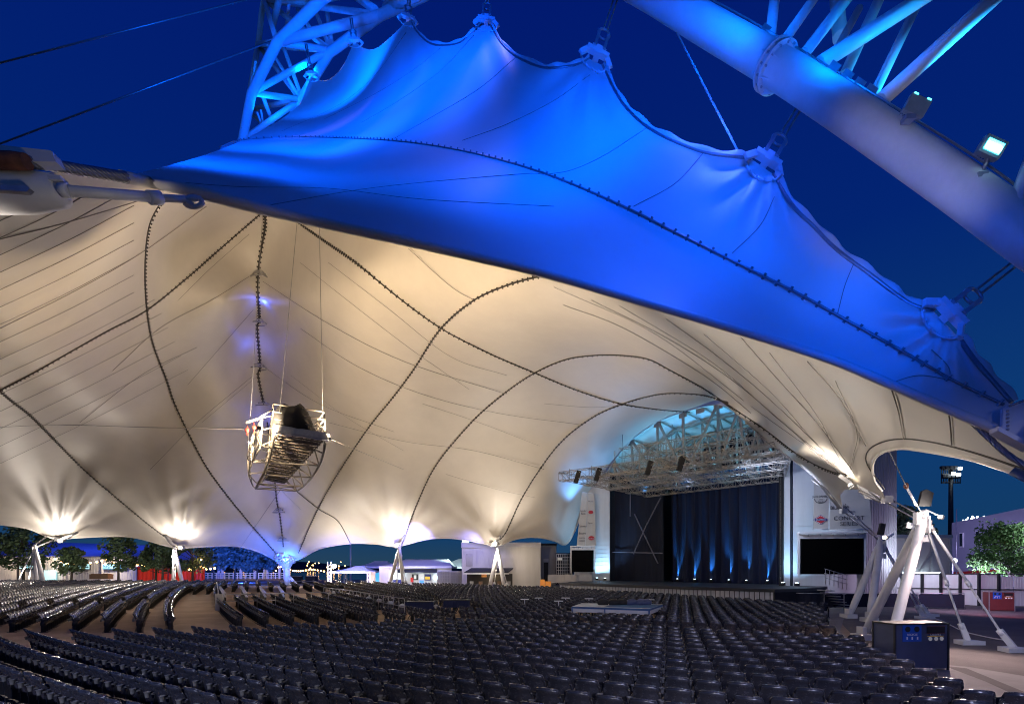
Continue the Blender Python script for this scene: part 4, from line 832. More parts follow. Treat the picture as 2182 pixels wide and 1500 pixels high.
def bt(o, txt, px, py, Y, hpx, m='ink', ux=None, sx=1.0):
    text_mesh(txt, hpx / F * Y * 1.35, m, P(px, py, Y) , ux or Vector((1, 0, 0)), o, sx=sx)
YB = 36.4; db = Vector((P(1838, 0, 35.8).x - P(1735, 0, 36.4).x, -.6, 0)).normalized()
def onb(px, py):
    k = (px - CX) / F; a = P(1735, 0, YB); s = (k * a.y - a.x) / (db.x - k * db.y); return P(px, py, a.y + s * db.y)
b1 = banner([onb(1733, 1127), onb(1765, 1127), onb(1767, 1010), onb(1735, 1010)], 'tall cream banner with a script logo above a red and blue diamond badge')
b2 = banner([onb(1768, 1129), onb(1858, 1127), onb(1850, 1030), onb(1769, 1010)], 'wide cream banner reading CONCERT SERIES above the large screen')
def onbt(o, t, px, py, h, m='ink', sx=1.): text_mesh(t, h / F * YB * 1.3, m, onb(px, py) + Vector((0, -.05, 0)), db, o, sx=sx)
nb = Vector((db.y, -db.x, 0))
onbt(b1, "JACK DANIEL'S", 1748, 1058, 5, sx=.75); onbt(b1, "Old", 1748, 1064, 3.4); onbt(b1, "No.7", 1748, 1069, 3.6); 
mb = MB(); c = onb(1748, 1062) + nb * .05; mb.tube([c + db * math.cos(t) * .42 + Vector((0, 0, math.sin(t) * .34)) for t in [math.pi + math.pi * k / 12 for k in range(13)]], .018, 4); mb.build('badge_arc', 'ink', b1)
c = onb(1748, 1107) + nb * .04
def diamond(w_, h_, off, m, nm): MB().slab([c + nb * off - db * w_, c + nb * off - Vector((0, 0, h_)), c + nb * off + db * w_, c + nb * off + Vector((0, 0, h_))], .006).build(nm, m, b1)
diamond(.52, .36, .0, 'inkblue', 'badge_rim'); diamond(.48, .32, .010, 'sticker', 'badge_rim'); diamond(.45, .29, .02, 'inkred', 'badge'); 
MB().box(c + nb * .032, (.80, .008, .17), rz=math.atan2(db.y, db.x)).build('badge_bar', 'inkblue', b1); text_mesh('CLOROX', .17, 'sticker', c + nb * .045, db, b1, sx=.95)
onbt(b2, "CONCERT", 1808, 1104, 9.5); onbt(b2, "SERIES", 1808, 1116, 9.5); onbt(b2, "Blue", 1778, 1082, 8); onbt(b2, "Life", 1798, 1080, 12, sx=.8); onbt(b2, "ARENA", 1812, 1090, 3.6)
b3 = banner([P(1229, 1162, 55.4), P(1247, 1163, 55.2), P(1252, 1050, 55.4), P(1240, 1048, 55.6)], 'narrow cream banner with small printed names left of the stage, outer one')
b4 = banner([P(1248, 1163, 55.1), P(1270, 1162, 54.9), P(1266, 1052, 55.1), P(1253, 1050, 55.3)], 'narrow cream banner with red badges left of the stage, inner one')
for t, y, h in (("Leader", 1088, 5), ("Bank", 1094, 5), ("Columbus", 1121, 4), ("Encore", 1136, 5), ("BOSTON", 1146, 3), ("HARBOR", 1152, 3)): bt(b3, t, 1243 - (y - 1088) * .04, y, 55.0, h, sx=.75)
mb = MB(); c4 = P(1259, 1091, 54.9); mb.sphere(c4, .28, 10, 6, (1, .06, .7)); mb.sphere(P(1260, 1146, 54.8), .34, 10, 6, (1, .06, .7)); mb.build('badge', 'inkred', b4); bt(b4, "CLOROX", 1260, 1147, 54.6, 2.4, 'sticker', sx=.8); bt(b4, "Martell", 1259, 1068, 54.8, 3.5, sx=.8); bt(b4, "Sprint", 1258, 1114, 54.8, 3.5, sx=.8)
# steps right of the stage, lower side structures
mb = MB(); 
for k in range(7):
    t = k / 6; a = P(1760 + t * 36, 1243 + t * 9, 33.5); mb.box(Vector((a.x, 33.5, .4 + (1 - t) * 1.15)), (.34, 1.4, .06))
stp = thing('stage_steps', 'metal steps with handrails at the right end of the stage', 'steps', tuple(P(1778, 1255, 33.5))); mb.build('tread', 'steel', stp)
mb = MB()
for k in range(6):
    x = 1759 + k * 9; a = P(x, 1244 + k * 2.4, 33.2); mb.tube([a, a + Vector((0, 0, 1.0))], .02, 5)
for dz in (.4, .7, 1.0): mb.tube([P(1757, 1243, 33.2) + Vector((0, 0, dz)), P(1806, 1257, 33.2) + Vector((0, 0, dz))], .02, 5)
mb.build('handrail', 'steel', stp)
spot(P(2330, 1130, 8.5), P(1700, 860, 19), 4000, WARM, 75, .9, .15, rc)  # this and the next: added out-of-frame fill for right vault and seats
spot(P(2330, 1130, 8.5), Vector((8, 16, 0)), 260, (.75, .7, 1), 90, .9, .15, rc)
spot(P(420, 760, 3.4), P(90, 395, 5.5), 75, (1, .9, .8), 34, .9, .15, lm)  # added open-air spot brightening the mast head
spot(P(1560, 1010, 33), P(1500, 735, 25), 1000, WARM, 50, 1, .2, lg)  # added fill for the dark patch of vault above the stage
# lamp under the near left mast, out of frame, lighting its drum and the sheet above
spot(P(-60, 640, 5.6), P(110, 430, 6.2), 90, WARM, 70, .9, .15, lm)
spot(P(-200, 700, 9), P(100, 640, 22), 420, WARM, 90, .9, .2, lm)

for q, e in (((562, 645, 44.2), 40), ((541, 745, 47.6), 40), ((578, 900, 54.2), 40), ((582, 1065, 59.6), 60), ((590, 1120, 61), 60)): point(P(*q), e, (.05, .12, 1), .2, at)  # added points imitating blue light leaking through the ring openings
for tgt, e, an in ((P(1066, 680, 33), 900, 9), (P(1152, 725, 36), 800, 7), (P(1088, 800, 41), 1100, 7), (P(960, 900, 46), 600, 14), (P(1640, 800, 17.5), 7000, 50), (P(1880, 860, 12), 3500, 26), (P(1350, 700, 28), 2500, 40)): spot(P(712, 930, 22.3), tgt, e, WARM, an, 1, .1, cw)  # added spots drawing sheen bands and filling the right vault
# unseen lamps added behind the camera to brighten the near seats
for p, t, e, c in (((-7, -5, 5.5), (-9, 13, -1.2), 4300, (.62, .66, 1)), ((7, -6, 5.5), (5, 12, -1.2), 4100, (.60, .62, 1)), ((0, -7, 5), (0, 16, -.5), 2200, (.9, .85, .9))): spot(Vector(p), Vector(t), e, c, 44, .8, .6, rc)
spot(P(545, 905, 22.2), P(430, 500, 33), 2600, WARM, 64, 1, .1, cw)  # added spot filling the dark patch near the peak
# ================================================================== SEATS
CC_ = (32.4, 72.0)
def chair_parts(hi=True):
    nu, nv = (12, 9) if hi else (6, 4); P_ = {}
    def back(u, v, side):                       # u -1..1 across, v 0..1 up ; side 0 front, 1 rear
        wv = (.215 + .035 * min(1, v * 1.6)) * (1 - .10 * max(0, v - .8) * 5 * (abs(u) ** 6))
        x = u * wv; top = .87 - .055 * abs(u) ** 3.2 - (.06 if abs(u) > .95 else 0)
        z = .40 + (top - .40) * v; y = -.04 - .16 * v + .085 * u * u * (.55 + .45 * v) + .02 * math.sin(v * 3)
        th = .030 * (1 - .3 * v) + (.022 if v > .88 else 0)
        if side: y -= th + .018 * (1 - u * u)
        return Vector((x, y, z))
    mb = MB(); U = [-1 + 2 * i / nu for i in range(nu + 1)]; V = [j / nv for j in range(nv + 1)]
    loopf = [[back(u, v, 0) for u in U] for v in V]; loopb = [[back(u, v, 1) for u in U] for v in V]
    rows = loopf + [[(a + b) / 2 + Vector((0, 0, .012)) for a, b in zip(loopf[-1], loopb[-1])]] + loopb[::-1]
    rows = [[*(r[:1]), *r, *(r[-1:])] for r in rows]; mb.grid(rows)
    for s in (0, -1):                            # side strips
        mb.grid([[loopf[j][s] for j in range(nv + 1)], [loopb[j][s] for j in range(nv + 1)]])
    mb.tube([back(u, 1, 0).lerp(back(u, 1, 1), .5) + Vector((0, 0, .012 + .012 * u * u)) for u in U], .019, 8 if hi else 4)
    for s_ in (-1, 1): mb.tube([back(s_, v, 0).lerp(back(s_, v, 1), .5) for v in (V[-1], V[-2], V[len(V) // 2], V[1])], [.018, .016, .012, .008], 6 if hi else 4)
    P_['backrest'] = (mb, 'chair')
    mb = MB(); mb_seat = []                      # tipped-up seat
    for j in range(5 if hi else 3):
        v = j / (4 if hi else 2); mb_seat.append([Vector((u * .22, .05 + .10 * math.sin(v * 2.2) + .03 * (1 - u * u), .36 + v * .36)) for u in (-1, -.5, 0, .5, 1)])
    mb.grid(mb_seat); mb.grid([[q + Vector((0, -.035, 0)) for q in r] for r in mb_seat[::-1]]); mb.grid([mb_seat[-1], [q + Vector((0, -.035, 0)) for q in mb_seat[-1]]])
    mb.grid([[r[0] for r in mb_seat], [r[0] + Vector((0, -.035, 0)) for r in mb_seat]]); mb.grid([[r[-1] + Vector((0, -.035, 0)) for r in mb_seat], [r[-1] for r in mb_seat]])
    P_['seat'] = (mb, 'chair')
    mb = MB(); x = .28
    mb.tube([(x, -.12, .60), (x, 0, .625), (x, .16, .625), (x, .21, .60)], [.018, .026, .026, .018], 6 if not hi else 8); P_['armrest'] = (mb, 'chair2')
    mb = MB(); mb.prism([(x - .015, -.09), (x + .015, -.09), (x + .015, .09), (x - .015, .09)], .03, .60); mb.box((x, 0, .015), (.08, .34, .03)); mb.box((x, -.03, .42), (.06, .16, .16)); P_['leg'] = (mb, 'chair_steel')
    mb = MB(); c = Vector((x - .01, -.21, .585)); n = 14 if hi else 7
    prof = [(.036, -.05), (.042, 0), (.050, .045), (.060, .05), (.060, .062), (.046, .062), (.038, 0.0), (.032, -.04)]
    mb.grid([[c + Vector((math.cos(t) * r, math.sin(t) * r, z)) for t in [2 * math.pi * k / n for k in range(n)]] for r, z in prof], True, True); mb.box(c + Vector((0, .08, -.0)), (.03, .10, .03)); P_['cup_holder'] = (mb, 'cup')
    return P_
def poly_in(poly, x, y):
    c = False; n = len(poly)
    for i in range(n):
        (ax, ay), (bx, by) = poly[i], poly[(i + 1) % n]
        if (ay > y) != (by > y) and x < (bx - ax) * (y - ay) / (by - ay) + ax: c = not c
    return c
WALK = [(-60, 14.5), (-22, 17.6), (-14.2, 17.9), (-11, 18.7), (-8.5, 19.9), (-5, 21.2), (-1.9, 22.3), (3, 20.6), (6.4, 18.8), (9, 17.4), (11.5, 16.6), (11.9, 17.5), (9.3, 18.7), (6.4, 20.1), (3, 21.9), (-1.9, 24.2), (-5.5, 25.5), (-9.2, 26.2), (-16.5, 23.4), (-30, 23.4), (-60, 24)]
MIX = [(-21.5, 36.5), (-14.5, 37.5), (-16.0, 50), (-29, 50)]
TAB = [(-7.8, 28), (-1.8, 27.2), (-1.8, 31.5), (-9, 32)]
PLAT = [(3.0, 24.6), (7.4, 23.6), (8.2, 27.6), (3.4, 28.2)]
RIGHT = [(8.4, 5), (8.9, 9), (9.2, 11.6), (9.8, 13), (11.1, 15.8), (12.2, 19.1), (17.3, 27.9), (17.2, 29.2)]
def rlim(y):
    for (x0, y0), (x1, y1) in zip(RIGHT, RIGHT[1:]):
        if y0 <= y <= y1: return x0 + (x1 - x0) * (y - y0) / (y1 - y0)
    return 99
FAREND = [(-70, 59), (-37, 59), (-30, 58), (-19, 57), (-12, 54), (-2.5, 49.5), (2.2, 46)]
def flim(x):
    for (x0, y0), (x1, y1) in zip(FAREND, FAREND[1:]):
        if x0 <= x <= x1: return y0 + (y1 - y0) * (x - x0) / (x1 - x0)
    return 0 if x < -70 else 60
seats = []
def scan(r0, r1, pitch, cond, CC_=(42.0, 95.0)):
    r = r0; k = 0
    while r < r1:
        k += 1; dth = .56 / r; th = R(120) + (k % 2) * 0
        while th < R(330):
            x, y = CC_[0] + r * math.cos(th), CC_[1] + r * math.sin(th); th += dth
            if y < 6.3 or abs(x / y) > 1.12 or not cond(x, y, r): continue
            z = GZ(y); py = HZ + (EYE - z - .9) / y * F
            if py > 1515: continue
            if x > rlim(y) or (x > -2 and y > 50) or y > flim(x): continue
            if (x - 4.6) * .737 + (y - 48.3) * .676 > -2.2: continue
            if poly_in(WALK, x, y) or poly_in(MIX, x, y) or poly_in(TAB, x, y) or poly_in(PLAT, x, y): continue
            seats.append((x, y, z, math.atan2(CC_[1] - y, CC_[0] - x) - math.pi / 2 + random.gauss(0, .018)))
        r += pitch
def front_block(x, y):                          # camera side of the walkway
    if y < 14.5: return True
    if x < -1.9: return y < np.interp(x, [-60, -22, -14.2, -11, -8.5, -5, -1.9], [14.5, 17.6, 17.9, 18.7, 19.9, 21.2, 22.3])
    return y < np.interp(x, [-1.9, 3, 6.4, 9, 11.5], [22.3, 20.6, 18.8, 17.4, 16.6])
scan(78, 112, .97, lambda x, y, r: front_block(x, y))
C3 = (145.6, 143.0)
scan(201.2, 250, 1.22, lambda x, y, r: not front_block(x, y) and not (213.4 < r < 214.6 and y > 24) and not (abs((x + 31.7) * .53 - (y - 42) * .85 * -1) < 0) and not (abs((x - C3[0]) * -.53 + (y - C3[1]) * .85 + 3) < .9), C3)
scan(199.3, 201.3, 1.1, lambda x, y, r: y > 47, C3)
scan(177.5, 199.2, 1.16, lambda x, y, r: not front_block(x, y) and x < -3 - (y - 26) * .30, C3)
scan(40, 100, .98, lambda x, y, r: not front_block(x, y) and x >= -2.6 - (y - 26) * .30)
seats.sort(key=lambda s: (s[1], abs(s[0])))
inv = lambda s: abs(s[0] / s[1]) < 1.06
near = [s for s in seats if inv(s)][:296]; ns = set(map(id, near)); rest = [s for s in seats if id(s) not in ns]
CH = chair_parts(True); proto = {}
for i, (x, y, z, a) in enumerate(near):
    o = thing('stadium_seat', 'black plastic tip-up seat with cup holder in the foreground rows', 'seat', (x, y, z), 'black seats in the foreground rows'); o.rotation_euler = (0, 0, a)
    for nm, (mb, mt) in CH.items():
        if nm not in proto: ob = mb.build(nm, mt); proto[nm] = ob
        else: ob = proto[nm].copy(); COL.objects.link(ob)
        ob.parent = o
        if nm == 'backrest': ob.rotation_euler = (R(random.gauss(0, 1.3)), 0, 0)
        if nm == 'seat' and i % 9 == 4: ob.rotation_euler = (R(-14), 0, 0); ob.location = (0, .0, .06)
LO = chair_parts(False); byM = {}
for nm, (mb, mt) in LO.items(): byM.setdefault(mt, MB()).add(mb.v, mb.f, True)
far = bpy.data.meshes.new('far_seat_rows'); vs = []; fs = []; mi = []; base = 0; names = list(byM)
S = np.array(rest); ca, sa = np.cos(S[:, 3]), np.sin(S[:, 3])
for k, mt in enumerate(names):
    v = np.array(byM[mt].v); n = len(v); X = v[None, :, 0] * ca[:, None] - v[None, :, 1] * sa[:, None] + S[:, 0:1]; Yv = v[None, :, 0] * sa[:, None] + v[None, :, 1] * ca[:, None] + S[:, 1:2]; Z = v[None, :, 2] + S[:, 2:3]
    vs.append(np.stack([X, Yv, Z], 2).reshape(-1, 3)); f4 = np.array([f if len(f) == 4 else (tuple(f) + (f[-1],) * (4 - len(f))) for f in byM[mt].f if len(f) <= 4])
    fs.append((f4[None] + (np.arange(len(S)) * n)[:, None, None]).reshape(-1, 4) + base); mi.append(np.full(len(S) * len(f4), k)); base += n * len(S)
vs = np.concatenate(vs); fs = np.concatenate(fs); mi = np.concatenate(mi)
tri = fs[:, 2] == fs[:, 3]; fs = fs[~tri]; mi = mi[~tri]
far.vertices.add(len(vs)); far.vertices.foreach_set('co', vs.ravel().astype(np.float32)); far.loops.add(len(fs) * 4); far.loops.foreach_set('vertex_index', fs.ravel().astype(np.int32))
far.polygons.add(len(fs)); far.polygons.foreach_set('loop_start', np.arange(0, len(fs) * 4, 4, dtype=np.int32)); far.polygons.foreach_set('material_index', mi.astype(np.int32)); far.polygons.foreach_set('use_smooth', np.ones(len(fs), bool))
for mt in names: far.materials.append(M[mt])
far.update(calc_edges=True); far.validate()
fo = bpy.data.objects.new('far_seat_rows', far); COL.objects.link(fo); tag(fo, 'thousands of black tip-up seats in curved rows beyond the foreground', 'seats', kind='stuff')
print('seats', len(near), len(rest))
# ================================================================== GROUND
def sheet(name, m, x0, x1, ys, lift=0., kind='structure', parent=None, **kw):
    mb = MB(); mb.grid([[Vector((x0, y, GZ(y) + lift)), Vector((x1, y, GZ(y) + lift))] for y in ys], False); return mb.build(name, m, parent, kind=kind, **kw)
sheet('ground', 'asphalt', -400, 600, [-60, 0, 25, 60, 96])
pv = MB(); 
def patch(name, m, pts, lift): 
    mb = MB(); cut = [p for p in pts]; mb.add([Vector((p.x, p.y, GZ(p.y) + lift)) for p in cut], [tuple(range(len(cut)))]); return mb.build(name, m, None, kind='structure')
mb = MB(); q = []
for y in list(np.linspace(2, 25, 8)) + list(np.linspace(26, 60, 12)): 
    xr = 10.2 if y < 13 else np.interp(y, [13, 19, 28, 34, 60], [11, 13.6, 18.6, 22, 8]); q.append([Vector((-90, y, GZ(y) + .004)), Vector((xr, y, GZ(y) + .004))])
mb.grid(q, False); mb.build('seating_floor', 'concrete', None, kind='structure')
# curved pale pavement at the right
patch('pavement', 'pale', [Vector((10.25, 2, 0)), Vector((26, 3, 0)), G(2182, 1440), G(2060, 1420), G(1960, 1412), G(1860, 1380), Vector((10.4, 17, 0)), Vector((10.25, 13, 0))], .008)
patch('pavement', 'asphalt', [G(2100, 1452), G(2182, 1490), G(2182, 1474), G(2060, 1424), G(2010, 1418)], .012)
patch('pavement', 'pale', [G(1738, 1292), G(1800, 1290), G(1798, 1318), G(1790, 1345), Vector((13.4, 19, 0)), G(1745, 1330)], .008)
wt = MB(); wt.grid([[Vector((-900, y, .1)), Vector((700, y, .1))] for y in (96, 900)], False); wt.build('water', 'water', None, kind='structure')
mb = MB(); rows = [[], []]
xs = np.linspace(-1100, 900, 160)
for x in xs: hgt = 5 + 3.5 * math.sin(x * .011) + 2.5 * math.sin(x * .037 + 1) + 1.2 * random.random(); rows[0].append(Vector((x, 620, 0))); rows[1].append(Vector((x, 640, max(3, hgt) + 3)))
rows.append([p + Vector((0, 120, 2)) for p in rows[1]]); mb.grid(rows); mb.build('hills', 'hill', None, kind='structure')
# ================================================================== TREES
def tree(x, y, Y, h, r, label, m='leaf', clumps=26, leaf=.24, n=2200, trunk=.16, g=None, flat=False):
    z0 = GZ(Y) ; b = P(x, y, Y); b.z = z0; o = thing('tree', label, 'tree', tuple(b), g)
    mb = MB(); mb.tube([b, b + Vector((.05, 0, h * .35)), b + Vector((-.05, 0, h * .75))], [trunk, trunk * .75, trunk * .3], 8); cs = []
    for k in range(clumps):
        a = random.random() * 6.28; rr = r * math.sqrt(random.random()) * .85; zz = h * (.33 + .62 * random.random()); sc = 1 - .55 * abs(zz / h - .5) * 2 * .8
        c = b + Vector((math.cos(a) * rr * sc, math.sin(a) * rr * sc * .8, zz)); cs.append((c, r * random.uniform(.18, .34)))
        mb.tube([b + Vector((0, 0, min(zz * .75, h * .6))), c], [trunk * .3, .02], 5)
    mb.build('trunk', 'bark', o); cr = MB(); V = []; Fc = []
    for i in range(n):
        c, cr_ = random.choice(cs); d = Vector((random.gauss(0, 1), random.gauss(0, 1), random.gauss(0, .62))); d = d * (cr_ * (.6 + .4 * random.random()) / max(d.length, .3)) ; p = c + d
        nrm = Vector((random.gauss(0, 1), random.gauss(0, 1), random.gauss(.8, 1))).normalized(); u = nrm.orthogonal().normalized() * leaf * random.uniform(.5, 1.1); v = nrm.cross(u) * .6
        b0 = len(V); V += [p - u, p + v, p + u, p - v]; Fc.append((b0, b0 + 1, b0 + 2, b0 + 3))
    cr.add(V, Fc); cr.build('crown', m, o); return o
TG = 'trees along the far left side'
for (x, Y, h, r, lab, m) in ((-8, 64, 7.2, 3.2, 'dark tree at the left frame edge, leftmost of the row', 'leaf'), (50, 66, 8.2, 4.3, 'largest dark tree at the far left behind the leftmost pylon', 'leaf'), (152, 66, 5.0, 2.2, 'small sparse tree between the two left menu boards', 'leaf'),
                         (252, 66, 7.0, 3.0, 'tall spreading tree in front of the bright blue menu board', 'leaf'), (332, 68, 6.3, 2.6, 'tree at the left end of the red fence', 'leaf'), (346, 66, 5.4, 2.3, 'low tree beside another at the left end of the red fence', 'leaf'), (410, 68, 6.6, 3.0, 'dark tree at the right end of the red fence behind the pylon', 'leaf')):
    tree(x, 1240, Y, h, r, lab, m, n=2600, g=TG)
for (x, Y, h, r, lab) in ((455, 82, 7.5, 3.4, 'tree washed blue just right of the red fence'), (500, 84, 8.0, 4.2, 'broad tree washed deep blue left of the arch foot'), (548, 86, 6.8, 3.8, 'rounded blue-lit tree nearest the arch foot')):
    tree(x, 1238, Y, h, r, lab, 'leafb', n=4200, clumps=40, leaf=.3, g='blue-lit trees behind the arch foot')
tree(2152, 1290, 46, 6.6, 3.4, 'bright green leafy tree behind the white fence at the right edge', 'leaf2', n=9000, clumps=60, leaf=.16)
tree(1930, 1260, 56, 9.4, 3.2, 'dark tree beside the tall ribbed wall behind the sports light tower', 'leaf', n=4000, clumps=36, leaf=.25)
# ================================================================== LEFT BACKGROUND
def W(px, py, Y): return P(px, py, Y)
cs_ = thing('concession_building', 'long low concession building with blue-lit roof and bright menu boards at the far left', 'building', tuple(P(150, 1240, 80)))
gz = .91; Y = 80
mb = MB(); wallribs(mb, Vector((P(-80, 0, Y).x, Y, 0)), Vector((P(297, 0, Y).x, Y, 0)), gz, P(0, 1186, Y).z, .45, .05); mb.build('wall', 'wall', cs_)
mb = MB(); mb.slab([P(-80, 1187, 79.4), P(300, 1187, 79.4), P(372, 1166, 90), P(300, 1163, 92), P(20, 1153, 94), P(-80, 1150, 94)], .15); mb.build('roof', 'roofblue', cs_)
mb = MB(); mb.slab([P(297, 1190, 80), P(420, 1195, 88), P(400, 1162, 95), P(300, 1162, 93)], .1); mb.build('roof_end', 'roofblue', cs_)
for (x0, x1, y0, y1, m, lab) in ((42, 92, 1203, 1211, 'board', 'leftmost board'), (136, 190, 1201, 1212, 'board', 'white board'), (219, 266, 1202, 1212, 'board2', 'bright blue board')):
    f = MB().box((W(x0, y0, 79.5) + W(x1, y1, 79.5)) / 2, ((x1 - x0 + 4) / F * 79.5, .2, (y1 - y0 + 4) / F * 79.5)).build('menu_board', 'dark', cs_)
    MB().box((W(x0, y0, 79.3) + W(x1, y1, 79.3)) / 2, ((x1 - x0) / F * 79.3, .1, (y1 - y0) / F * 79.3)).build('lit_face', m, f)
    mb = MB(); 
    for k in range(9): mb.box(W(x0 + (k + .5) * (x1 - x0) / 9, y0 + 3 + (k % 3) * 2, 79.2), (.22, .04, .14))
    mb.build('menu_text', 'dark', f)
for x in (38, 50, 90, 133, 218): MB().box((W(x, 1190, 79.3) + W(x, 1240, 79.3)) / 2, (.22, .2, 3.7)).build('post', 'dark' if x in (38, 50, 90) else 'white', cs_)
MB().box((W(95, 1215, 79.4) + W(119, 1236, 79.4)) / 2, (1.8, .2, 1.6)).build('counter_screen', 'board', cs_)
spot(P(100, 1192, 77), P(100, 1225, 79.9), 1000, (1, .78, .55), 140, .9, .3, cs_); spot(P(230, 1192, 77), P(230, 1225, 79.9), 1000, (1, .8, .6), 140, .9, .3, cs_); spot(P(10, 1192, 77), P(0, 1225, 79.9), 800, (1, .75, .5), 140, .9, .3, cs_)
spot(P(150, 1000, 78), P(180, 1175, 89), 9000, (.05, .10, 1), 120, .9, .3, cs_); spot(P(330, 1000, 80), P(330, 1175, 92), 5000, (.05, .10, 1), 120, .9, .3, cs_)
rf = thing('red_fence', 'red mesh privacy fence under string lights at the left', 'fence', tuple(P(370, 1240, 74)))
mb = MB(); N = 60; mb.grid([[P(292 + i * 145 / N, 0, 74).xy.to_3d() + Vector((0, .06 * math.sin(i * 1.9), z)) for i in range(N + 1)] for z in (gz, 3.35)]); mb.build('mesh_panel', 'red', rf)
for x in (292, 326, 332, 358, 385, 412, 437): MB().tube([P(x, 0, 73.9).xy.to_3d() + Vector((0, 0, gz)), P(x, 0, 73.9).xy.to_3d() + Vector((0, 0, 3.5))], .06, 6).build('post', 'dark', rf)
spot(P(330, 1195, 70), P(340, 1225, 74), 260, (1, .6, .35), 150, .9, .3, rf); spot(P(520, 1236, 72), P(520, 1200, 84), 26000, (.03, .12, 1), 140, .9, .3, rf); spot(P(410, 1195, 70), P(415, 1225, 74), 260, (1, .6, .35), 150, .9, .3, rf)
tag(MB().box(P(216, 1228, 70), (2.6, 1.0, .7)).box(P(216, 1224, 70), (2.3, .8, .3)).build('wooden_crate', 'wood'), 'brown wooden crate stack standing before the concession wall', 'crate')
# string lights
def string(pts, n, label):
    o = thing('string_light', label, 'string light', tuple(pts[0]), 'festoon light strings on the left'); cv = [Vector(p) for p in spline([tuple(p) for p in pts], 8)]
    MB().tube(cv, .02, 4).build('wire', 'black', o); mb = MB(); L = len(cv) - 1
    for i in range(n):
        t = (i + .5) / n * L; p = cv[int(t)].lerp(cv[min(L, int(t) + 1)], t % 1) - Vector((0, 0, .12)); mb.sphere(p, .14, 8, 6)
    mb.build('bulb', 'bulb', o); c = cv[L // 2]; point(c + Vector((0, -.5, -.3)), 90, (1, .6, .3), .4, o)
string([P(112, 1186, 70), P(150, 1200, 70), P(200, 1196, 70), P(232, 1189, 70)], 9, 'string of warm bulbs in front of the concession boards, left one')
string([P(215, 1201, 70), P(250, 1196, 70), P(270, 1208, 70), P(300, 1200, 70)], 6, 'string of warm bulbs at the blue menu board, meeting the red fence')
string([P(292, 1198, 69), P(310, 1206, 69), P(330, 1200, 69), P(345, 1208, 69)], 8, 'string of warm bulbs over the left half of the red fence')
string([P(392, 1206, 69), P(410, 1212, 69), P(425, 1203, 69), P(440, 1210, 69), P(462, 1208, 69)], 10, 'string of warm bulbs over the right half of the red fence')
string([P(585, 1218, 92), P(596, 1205, 92), P(606, 1214, 92)], 4, 'short string of warm bulbs just left of the arch foot')
string([P(622, 1214, 95), P(640, 1215, 95), P(665, 1212, 95), P(694, 1216, 95)], 13, 'string of warm bulbs along the waterside right of the arch foot')
string([P(427, 1192, 69), P(429, 1190, 69), P(432, 1196, 69)], 2, 'pair of warm bulbs high at the right end of the red fence')
# dock with rails and posts
dk = thing('dock', 'pale wooden waterside dock with railings and posts behind the seats', 'dock', tuple(P(520, 1232, 96)))
mb = MB(); mb.box((P(425, 0, 100).x * .5 + P(612, 0, 100).x * .5, 100, .9), ((612 - 425) / F * 100, 8, .3)); mb.build('deck', 'wood', dk)
mb = MB()
for z in (1.3, 1.75, 2.2): mb.bar(P(425, 0, 97).xy.to_3d() + Vector((0, 0, z)), P(612, 0, 97).xy.to_3d() + Vector((0, 0, z)), .12)
for x in range(425, 613, 9): mb.box(P(x, 0, 97).xy.to_3d() + Vector((0, 0, 1.6)), (.14, .14, 1.3))
mb.build('railing', 'white', dk); mb = MB()
for x in (466, 474, 513, 543, 564, 570, 596): mb.tube([P(x, 0, 98).xy.to_3d(), P(x, 0, 98).xy.to_3d() + Vector((0, 0, 3.4 + (x % 3) * .4))], .28, 10)
mb.build('mooring_post', 'platwhite', dk); spot(P(500, 1190, 88), P(510, 1225, 97), 1300, (1, .75, .5), 150, .9, .4, dk); spot(P(580, 1195, 88), P(590, 1228, 97), 900, (1, .7, .45), 150, .9, .4, dk)
for x, lab in ((632, 'dark crate case right of the arch foot, nearer it'), (664, 'dark equipment case between the arch foot and the blue tent')):
    o = thing('equipment_case', lab, 'case', tuple(P(x, 1238, 72)), 'dark cases by the waterside'); MB().box(P(x, 1236, 72), (1.4, 1, 1.3)).build('body', 'black', o)
    mb = MB(); [mb.box(P(x, 1236, 71.4) + Vector((0, 0, z)), (1.5, .06, .06)) for z in (-.6, -.1, .62)]; mb.build('edge_trim', 'steel', o)
def shorelights():
    for i, x in enumerate((660, 686, 1005)):
        pass
mb = MB()
for i in range(26): mb.sphere(Vector(((random.uniform(440, 760) - CX) / F * 600, 600, random.uniform(2, 12))), random.uniform(.4, .8), 6, 4)
tag(mb.build('shore_lights', 'bulb'), 'tiny distant lights along the far shore', 'lights', kind='stuff')
